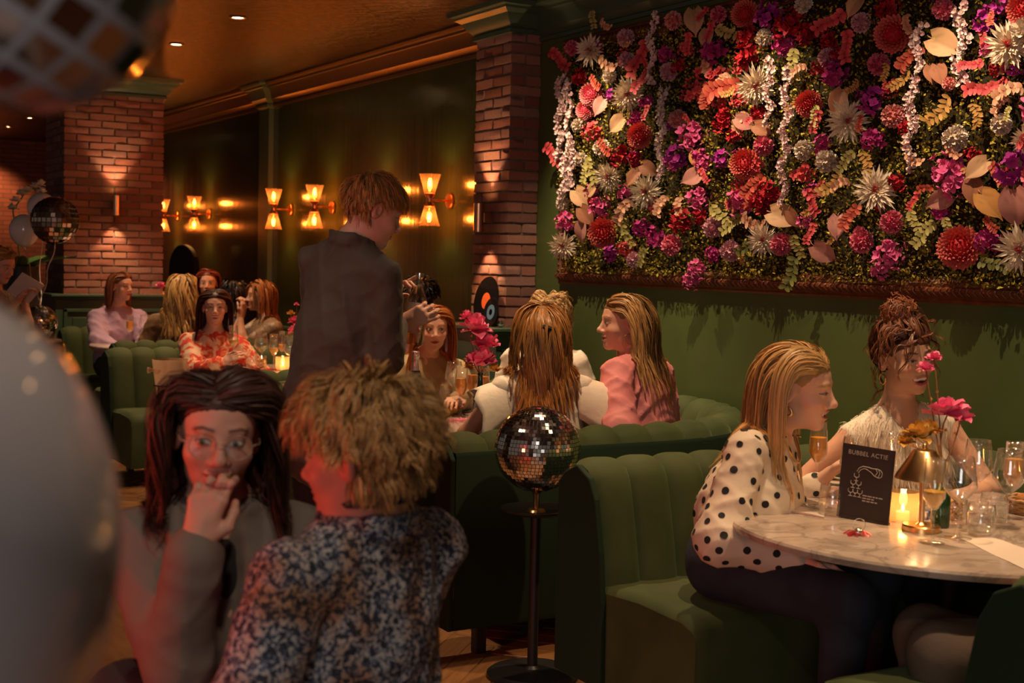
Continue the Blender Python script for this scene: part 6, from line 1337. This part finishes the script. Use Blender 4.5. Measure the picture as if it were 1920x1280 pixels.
# --- fair cropped head in a patterned jacket, seen from behind
d = 2.38
p = person('short fair-haired guest seen from behind in a speckled blue, white and brown jacket', J(676, 852, d), -112, J(680, 982, d+.03), -128, J(628, 1400, d+.10), s=1.06, pitch=6, man=True, hb=.012, hh=.0032, skin=(.60, .27, .20), hairc=(.35, .20, .08), brow=(.3, .18, .08), smile=.2, hw=.175,
    arms={1: dict(w=J(560, 1330, d+.45), pole=-UPZ+FWH*.2), -1: dict(w=J(430, 1330, d+.05), pole=-UPZ-FWH*.6-RTH*.2)})
def speckle(name):
    m = mat(name, (.04, .05, .08), .85); nt = m.node_tree; b = nt.nodes['Principled BSDF']; L = nt.links.new; tc = nt.nodes.new('ShaderNodeTexCoord')
    n1 = nt.nodes.new('ShaderNodeTexNoise'); n1.inputs['Scale'].default_value = 105; n1.inputs['Detail'].default_value = 3; n1.inputs['Distortion'].default_value = .9; L(tc.outputs['Object'], n1.inputs['Vector'])
    n2 = nt.nodes.new('ShaderNodeTexNoise'); n2.inputs['Scale'].default_value = 9; n2.inputs['Detail'].default_value = 2; L(tc.outputs['Object'], n2.inputs['Vector'])
    r1 = nt.nodes.new('ShaderNodeValToRGB'); r1.color_ramp.elements[0].position = .44; r1.color_ramp.elements[0].color = (.015, .018, .032, 1); r1.color_ramp.elements[1].position = .58; r1.color_ramp.elements[1].color = (.42, .38, .36, 1); e_ = r1.color_ramp.elements.new(.5); e_.color = (.10, .12, .20, 1)
    r2 = nt.nodes.new('ShaderNodeValToRGB'); r2.color_ramp.elements[0].position = .44; r2.color_ramp.elements[0].color = (.95, 1, 1, 1); r2.color_ramp.elements[1].position = .62; r2.color_ramp.elements[1].color = (.75, .42, .25, 1)
    mx = nt.nodes.new('ShaderNodeMix'); mx.data_type = 'RGBA'; mx.blend_type = 'MULTIPLY'; mx.inputs[0].default_value = 1; L(n1.outputs[0], r1.inputs[0]); L(n2.outputs[0], r2.inputs[0]); L(r1.outputs[0], mx.inputs[6]); L(r2.outputs[0], mx.inputs[7]); L(mx.outputs[2], b.inputs['Base Color']); return m
cloth(p, 'speckled_jacket', speckle('speckled_jacket'), .022, sl=(.070, .070, .055), h=.008, fold=.005, collar=(.080, .022, .013), torso=1.10, ffreq=22)
g = G(); g.tube([p.N+p.up*.052-p.f*.012+(p.r*math.cos(a)+p.f*math.sin(a))*.071+p.up*(.02*-math.sin(a)) for a in np.linspace(0, 6.2832, 30, endpoint=False)], .011, 8, closed=True); g.build('knit_collar', cm('navy_knit', (.012, .016, .030)), p.o, True)
hair(p, (.44, .24, .085), .066, 560, 6, .0, 'short', gdir=(.0, .0, -.5), lift=(.012, .034), seed=14, thick=.0015, wave=.003, wfreq=48, seg=8, kmul=2.6, front=.055, spread=.015, conv=.05, collide=False, var=.4, tips=.5, side_z=-.045)
trousers(p, BLK, h=.018)
for (x, y) in ((.80, 2.62), (.98, 2.22)):
    e = empty('bar_stool', (x, y, 0)); tag(e, 'round velvet stool under the guest with glasses' if y > 2.4 else 'round velvet stool under the guest in the speckled jacket', 'stool', 'stools under the two aisle guests')
    g = G(); g.lathe([(.0001, .36), (.18, .36), (.20, .38), (.20, .41), (.18, .425), (.0001, .43)], 30); g.build('seat', M_VELVET, e, True, angle=.6)
    for k in range(4): a = k*math.pi/2+.7; g = G(); g.tube([(.13*math.cos(a), .13*math.sin(a), .36), (.17*math.cos(a), .17*math.sin(a), 0)], .012, 8); g.build('leg', M_BLACK, e, True)
# ------------------------------------------------------------------ guests in the booths behind
# floral blouse
d = 8.80
fl_w = J(424, 672, d-.30)
p = person('smiling dark-haired guest in a red floral blouse raising a juice flute', J(403, 576, d), 14, J(400, 626, d+.03), 8, J(395, 735, d+.12), s=.96, hb=.016, hh=.0046, skin=(.68, .38, .27), hairc=(.09, .03, .02), brow=(.07, .03, .02), lips=(.55, .13, .11), smile=.8, mouth=.35, hw=.16,
    arms={1: dict(w=J(412, 684, d-.28), pole=-UPZ-RTH*.8, d=nrm(RTH*.7+UPZ*.5-FWH*.1), n=nrm(RTH*.2+FWH*.6-UPZ*.2), curl=(.5, .55, .6, .6), thumb=(.6, .3)), -1: dict(w=J(450, 705, d-.2), pole=-UPZ+RTH)})
def floral(name):
    m = mat(name, (.7, .4, .25), .8); nt = m.node_tree; b = nt.nodes['Principled BSDF']; L = nt.links.new; tc = nt.nodes.new('ShaderNodeTexCoord'); n1 = nt.nodes.new('ShaderNodeTexNoise'); n1.inputs['Scale'].default_value = 16; n1.inputs['Detail'].default_value = 3; n1.inputs['Distortion'].default_value = 1.2; L(tc.outputs['Object'], n1.inputs['Vector'])
    r = nt.nodes.new('ShaderNodeValToRGB'); E_ = r.color_ramp.elements; E_[0].position = .40; E_[0].color = (.62, .04, .03, 1); E_[1].position = .56; E_[1].color = (.80, .52, .34, 1); q = E_.new(.48); q.color = (.75, .16, .06, 1); L(n1.outputs[0], r.inputs[0]); L(r.outputs[0], b.inputs['Base Color']); return m
cloth(p, 'floral_blouse', floral('floral_blouse'), .020, sl=(.064, .066, .05), h=.013, fold=.006, cuts=[(p.N+p.f*.09+p.up*.05, p.N+p.f*.16-p.up*.14, .05, .01, .01)])
trousers(p, BLK, h=.026); hair(p, (.085, .026, .014), .34, 130, 5, .0, 'down', wave=.002, seed=21, thick=.0034, lift=(.003, .014), front=.064, back=.2)
e = proto('flutelo', flute_(True)); e.location = J(437, 680, d-.30); e.name = 'champagne_flute'; tag(e, 'juice flute held up by the floral blouse guest', 'champagne flute')
# lavender sweater
d = 11.15
p = person('auburn-haired guest in a lavender sweater turned aside in the booth', J(228, 537, d), 62, J(222, 580, d+.02), 30, J(218, 682, d+.08), s=.98, hb=.018, hh=.0055, skin=(.66, .36, .26), hairc=(.26, .09, .035), brow=(.2, .08, .03), smile=0, hw=.17, arms={1: dict(w=J(222, 655, d-.35), pole=-UPZ-RTH*1.5), -1: dict(w=J(268, 650, d-.3), pole=-UPZ+RTH)})
cloth(p, 'lavender_sweater', cm('lavender_knit', (.42, .27, .38), (.36, .22, .32), 5), .026, sl=(.074, .080, .05), h=.015, fold=.007)
trousers(p, M_JEANS, h=.022); hair(p, (.30, .10, .035), .32, 90, 4, .0, 'down', wave=.006, seed=22, thick=.0042, lift=(.004, .018), back=.9)
# long blonde waves from behind
d = 10.35
p = person('guest seen from behind with long wavy blonde hair and a brown jacket', J(343, 545, d), 165, J(338, 588, d), -165, J(335, 690, d+.0), s=1.0, hb=.018, hh=.008, hairc=(.45, .25, .08), hw=.18)
cloth(p, 'brown_jacket', cm('brown_jacket', (.16, .075, .025), (.12, .055, .018), 6), .022, sl=(.066, .06, .05), h=.015, fold=.006)
trousers(p, BLK, h=.026); hair(p, (.52, .30, .10), .42, 150, 5, .0, 'down', wave=.014, wfreq=26, seed=23, thick=.0042, lift=(.008, .034), back=1.0, var=.45)
# red hair, looking over
d = 11.75
p = person('guest with smooth red hair looking across the farthest table', J(390, 531, d), 8, J(392, 574, d), 5, J(392, 680, d+.05), s=.98, hb=.018, hh=.0058, skin=(.62, .33, .24), hairc=(.20, .03, .015), smile=0, mouth=.1)
cloth(p, 'blue_blouse', cm('pale_blue_blouse', (.30, .28, .34)), .018, h=.016, sl=(.06, .055, .045)); trousers(p, BLK, h=.026); hair(p, (.22, .035, .015), .28, 90, 4, seed=24, thick=.0042, lift=(.003, .012))
# dark hair from behind
d = 11.15
p = person('guest seen from behind with black hair at the farthest table', J(437, 556, d), -130, J(437, 598, d), -80, J(437, 690, d), s=1.05, hb=.02, hh=.009, hairc=(.012, .008, .007))
cloth(p, 'dark_blouse', BLK, .02, h=.018); trousers(p, BLK, h=.026); hair(p, (.014, .009, .008), .20, 90, 4, seed=25, thick=.0046, lift=(.010, .034), back=.8)
# sequin dress, hands clasped before the chin
d = 10.55
p = person('auburn-haired guest in a glittering sequin top with hands clasped at her chin', J(487, 555, d), -72, J(497, 597, d+.03), -60, J(505, 690, d+.08), s=.98, hb=.017, hh=.0052, skin=(.64, .35, .24), hairc=(.33, .11, .03), smile=.1, hw=.165,
    arms={1: dict(w=J(453, 592, d+.02), pole=-UPZ-RTH*.6, d=nrm(UPZ*.8+RTH*.3-FWH*.2), n=-RTH-FWH*.4, curl=(.8, .8, .8, .8)), -1: dict(w=J(450, 594, d-.06), pole=-UPZ-RTH*.5-FWH*.3, d=nrm(UPZ*.9+RTH*.25+FWH*.2), n=-RTH+FWH*.4, curl=(.8, .8, .8, .8))})
sq = cloth(p, 'sequin_top', cm('taupe_sequin_cloth', (.30, .20, .13), (.24, .16, .10), 20, .45), .020, 'short', sl=(.068, .060, .05), h=.015, fold=.003)
pts, nor = scatter_on(sq, 420, 2); discs(sq, pts, nor, .0055, mat('sequin', (.9, .82, .7), .08, 1.0), 'sequin', p.o, 6, None, jit=.35, seed=3)
trousers(p, BLK, h=.026); hair(p, (.40, .14, .040), .24, 110, 5, .0, 'down', wave=.003, seed=26, thick=.0040, lift=(.006, .026), back=.5, fringe=.3)
# dark head beyond the held bottle
d = 8.45
p = person('guest seen from behind with short black hair beyond the held bottle', J(791, 558, d), 178, J(793, 612, d), -150, J(795, 740, d), s=1.0, man=True, hb=.018, hh=.008, hairc=(.012, .008, .006))
cloth(p, 'dark_pink_shirt', cm('dusty_pink_shirt', (.40, .18, .20)), .02, h=.016, sl=(.06, .055, .045)); trousers(p, BLK, h=.026); hair(p, (.016, .010, .008), .07, 160, 4, .0, 'short', gdir=(0, .3, -.3), seed=27, thick=.0032, lift=(.012, .04), seg=8, collide=False)
# reader with a menu
d = 9.3
p = person('guest with pinned-up hair in a dark top reading a white menu', J(2, 497, d), 68, J(-14, 545, d+.02), 60, J(-25, 680, d+.03), s=1.0, hb=.016, hh=.0055, skin=(.62, .32, .22), hairc=(.30, .14, .05), smile=0, pitch=18, arms={1: dict(w=J(30, 566, d-.08), pole=-UPZ-RTH*.3, d=nrm(RTH*.6+UPZ*.7), n=RTH*.6-UPZ*.3, curl=(.5, .6, .6, .6)), -1: dict(w=J(46, 562, d+.12), pole=-UPZ, d=nrm(RTH*.4+UPZ*.8), n=RTH*.7, curl=(.5, .6, .6, .6))})
cloth(p, 'dark_print_top', cm('dark_print', (.03, .02, .02), (.35, .28, .22), 30), .018, 'short', h=.014); trousers(p, BLK, h=.022); hair(p, (.40, .22, .08), .14, 110, 4, .0, 'back', seed=28, thick=.0036, lift=(.004, .014), gdir=None, collide=False); bun(p, (.40, .22, .08), (0, -.11, .05), .040, 60, .004, thick=.004)
e = empty('menu_sheet', J(48, 540, d-.03)); tag(e, 'white menu card held up by the seated reader', 'menu'); g = G(); g.box((0, 0, 0), (.17, .002, .21)); g.build('sheet', M_PAPER, e); 
e.rotation_euler = (.75, .55, -TH+.5)
g = G(); g.lathe([(.0001, 0), (.19, 0), (.20, .02), (.20, .05), (.0001, .06)], 24); 
bx_ = p.P; e = empty('bar_stool', (bx_[0], bx_[1], 0)); tag(e, 'dark stool under the guest reading the menu', 'stool'); z_ = bx_[2]-.14
g = G(); g.lathe([(.0001, z_-.06), (.18, z_-.06), (.19, z_-.03), (.17, z_), (.0001, z_)], 24); g.build('seat', M_BLACK, e, True, angle=.6); g = G(); g.lathe([(.03, .02), (.03, z_-.06)], 12); g.build('post', M_BLACK, e, True); g = G(); g.lathe([(.0001, 0), (.2, 0), (.2, .015), (.03, .02)], 24); g.build('foot', M_BLACK, e)
# ------------------------------------------------------------------ balloons, mirror balls and small things
M_BALLOON = mat('white_latex_balloon', (.80, .72, .66), .12, sss=.25, spec=.5, coat=.3)
M_RIBBON = mat('silver_ribbon', (.70, .66, .62), .3, .5)
def balloon(c, r, lb, drop=None, m=None, tilt=0):
    e = empty('balloon', c); e.rotation_euler = (0, tilt, 0); tag(e, lb, 'balloon')
    prof = [(max(.0001, r*math.sin(t)*(1-.10*(t < 1.2)*(1.2-t)**2*.6)), -r*math.cos(t)*(1.22 if t < 1.57 else 1.05)) for t in np.linspace(.04, math.pi, 34)]
    g = G(); g.lathe(prof, 48); g.build('skin', m or M_BALLOON, e, True); g = G(); zb = -r*1.22; g.lathe([(.0001, zb+.004), (.008, zb), (.006, zb-.008), (.013, zb-.018), (.0001, zb-.012)], 12); g.build('knot', m or M_BALLOON, e, True)
    if drop:
        g = G(); dz = np.linspace(0, 1, 16); g.tube([(drop[0]*t+.01*math.sin(t*9), drop[1]*t+.01*math.cos(t*7), zb-.015+(drop[2]-zb)*t) for t in dz], .003, 5); g.build('ribbon', M_RIBBON, e, True)
    return e
# big soft-focus balloon near the photographer
balloon(at(-337, 1010, .80), .172, 'big pale balloon hanging closest to the aisle guests', (0, 0, -.9), mat('grey_white_latex_balloon', (.46, .42, .43), .10, sss=.2, coat=.3))
M_CHECK = mat('foil_mirror', (.42, .36, .34), .10, 1.0); M_LINE = mat('foil_seam', (.34, .33, .36), .45)
c = at(45, -70, .92); e = empty('foil_mirror_balloon', c); tag(e, 'checkered foil mirror balloon hanging over the aisle', 'foil balloon'); r = .102
g = G(); g.lathe([(max(.0001, r*.985*math.sin(t)), -r*.985*math.cos(t)) for t in np.linspace(0, math.pi, 24)], 40); g.build('foil_skin', M_LINE, e, True)
g = G(); rows = 10
for i in range(rows):
    t0, t1 = (i+.12)*math.pi/rows, (i+.88)*math.pi/rows
    for j in range(19):
        a0, a1 = (j+.12)*2*math.pi/19, (j+.88)*2*math.pi/19
        if R0.random() < .04: continue
        o = len(g.v); g.v.extend([tuple(r*V(math.sin(t)*math.cos(a), math.sin(t)*math.sin(a), -math.cos(t))) for t, a in ((t0, a0), (t0, a1), (t1, a1), (t1, a0))]); g.f.append((o, o+1, o+2, o+3)); g.m.append(0)
o = g.build('mirror_squares', M_CHECK, e); o['kind'] = 'stuff'
e.rotation_euler = (.35, .45, .3); g = G(); g.tube([(0, 0, r), (0, 0, .6)], .0015, 5); g.build('ribbon', M_RIBBON, e)
# bunch by the broad pillar
d = 9.9; tb = at(75, 636, d); zt = float(tb[2])
e = empty('pedestal_table', (tb[0], tb[1], 0)); tag(e, 'small dark pedestal table under the weight ball of the balloon bunch', 'table')
g = G(); g.lathe([(.0001, zt-.03), (.15, zt-.03), (.155, zt-.015), (.15, zt), (.0001, zt)], 28); g.build('top', M_BLACK, e, True, angle=.5); g = G(); g.lathe([(.0001, 0), (.14, 0), (.14, .015), (.025, .03), (.022, zt-.03)], 20); g.build('column', M_BLACK, e, True, angle=.6)
wb = at(75, 603, d); e = empty('mirror_ball', (tb[0], tb[1], zt)); tag(e, 'mirror ball weighing down the balloon ribbons on the pedestal table', 'mirror ball'); mirror_ball(e, (0, 0, .126), .124, .018, 8)
c = at(103, 413, d-.1); e = empty('foil_mirror_balloon', c); tag(e, 'round silver mirror balloon floating before the broad brick pillar', 'foil balloon'); mirror_ball(e, (0, 0, 0), .172, .036, 9, .80, 'mirror_squares', mat('foil_mirror_rose', (.80, .60, .50), .08, 1.0))
g = G(); dv = np.array([wb[0], wb[1], zt+.25])-c; g.tube([dv*t+V(.01*math.sin(t*12), 0, -.172*(1-t)) for t in np.linspace(0, 1, 14)], .0035, 5); g.build('ribbon', M_RIBBON, e, True)
for (px, py, rr, lb) in ((46, 430, .108, 'white balloon floating lower beside the silver mirror balloon'), (78, 388, .105, 'white balloon tucked behind the silver mirror balloon')):
    c = at(px, py, d+(.12 if px < 60 else .38)); balloon(c, rr, lb, tuple(np.array([wb[0], wb[1], zt+.25])-c))
# orchid behind the bunch
d2 = 10.6; b = at(40, 470, d2); e = empty('white_orchid', (b[0], b[1], 0)); tag(e, 'white orchid in a tall dark planter behind the balloons', 'plant')
g = G(); zt2 = float(b[2])-.12; g.lathe([(.0001, 0), (.10, 0), (.14, zt2), (.12, zt2), (.10, zt2-.06), (.0001, zt2-.06)], 20); g.build('planter', M_BLACK, e, True, angle=.6)
M_WHP = mat('white_orchid_petal', (.72, .64, .50), .6); M_LEAF = mat('orchid_leaf', (.06, .13, .03), .4)
prev = V(0, 0, zt2-.06)
g = G(); tip = at(70, 352, d2)-V(b[0], b[1], 0); mid = at(24, 395, d2)-V(b[0], b[1], 0); g.tube([prev, (prev+mid)/2+V(0, 0, .05), mid, (mid+tip)/2+V(0, 0, .05), tip], .006, 6); g.build('stem', M_LEAF, e, True)
for i, (px, py) in enumerate(((40, 365), (52, 360), (66, 352), (76, 348), (78, 362), (30, 378), (24, 392))):
    bloom(e, at(px, py, d2-.05)-V(b[0], b[1], 0), .045, 60+i, M_WHP)
for i in range(7):
    g = FG(); a = i*.9; g.petal(prev, (math.cos(a), math.sin(a), .75), (0, 0, 1), .42, .11, .3, -.35, k=5); g.c = None; g.build('leaf', M_LEAF, e, True)
# handbag with chain on the floor
hb_ = onz(183, 806, 0); e = empty('handbag', (hb_[0], hb_[1], 0), .4); tag(e, 'black handbag with a chain strap on the floor by the booth', 'handbag')
g = G(); P = []
for z, w_, dp in ((0.002, .105, .05), (.05, .115, .055), (.12, .105, .04), (.17, .085, .018), (.18, .075, .008)): P.append([(w_*(abs(math.cos(a))**.5)*np.sign(math.cos(a)), dp*(abs(math.sin(a))**.6)*np.sign(math.sin(a)), z) for a in np.linspace(0, 6.2832, 25)[:-1]])
g.grid(np.array(P), wrap=True); g.build('bag_body', mat('black_leather', (.014, .012, .012), .35), e, True, angle=.9)
g = G(); g.tube([(-.08+.0*t, .0, .16)]+[(-.08+.16*t, -.05*math.sin(t*3.14), .16+.13*math.sin(t*3.14)) for t in np.linspace(.1, .9, 8)]+[(.08, 0, .16)], .006, 6); g.build('handle', M_BLACK, e, True)
for i in range(18):
    t = i/17; c = V(-.10+.05*math.sin(t*5), -.07-.05*math.sin(t*3.1), .15*(1-t)**2+.006); g = G(); g.tube([c+.010*(V(math.cos(a), .3*math.sin(a), 0) if i % 2 else V(.4*math.cos(a), .4*math.sin(a), math.sin(a)*.6)) for a in np.linspace(0, 6.28, 9)[:-1]], .0025, 4, closed=True); g.build('chain_link', M_GOLD, e, True)
# tall dark arched chair by the wall
c = onx(345, 520, 3.95); e = empty('arched_chair', (c[0], c[1], 0), TH*0-1.2); tag(e, 'tall dark chair with an arched woven back by the dark wall', 'chair')
M_RATT = mat('dark_rattan', (.014, .010, .008), .7, bump=.6, bscale=60); P = []
prof = [(.21*math.cos(a) if a < 1.57 else .21*math.cos(a), 1.33+.24*math.sin(a)) for a in np.linspace(0, math.pi, 19)]; out = [(.19, .42), (.21, .9)]+prof+[(-.21, .9), (-.19, .42)]; n = len(out)
g = G(); g.add([(x, y, z) for y in (-.03, .03) for x, z in out], [tuple(range(n-1, -1, -1)), tuple(range(n, 2*n))]+[(i, (i+1) % n, n+(i+1) % n, n+i) for i in range(n)]); bevelled(g.build('woven_back', M_RATT, e), .012)
g = G(); g.box((0, -.22, .43), (.42, .44, .06)); bevelled(g.build('seat', M_RATT, e), .02)
for x in (-.18, .18):
    for y in (-.40, 0): g = G(); g.tube([(x, y, .41), (x*1.05, y, 0)], .016, 8); g.build('leg', M_RATT, e, True)
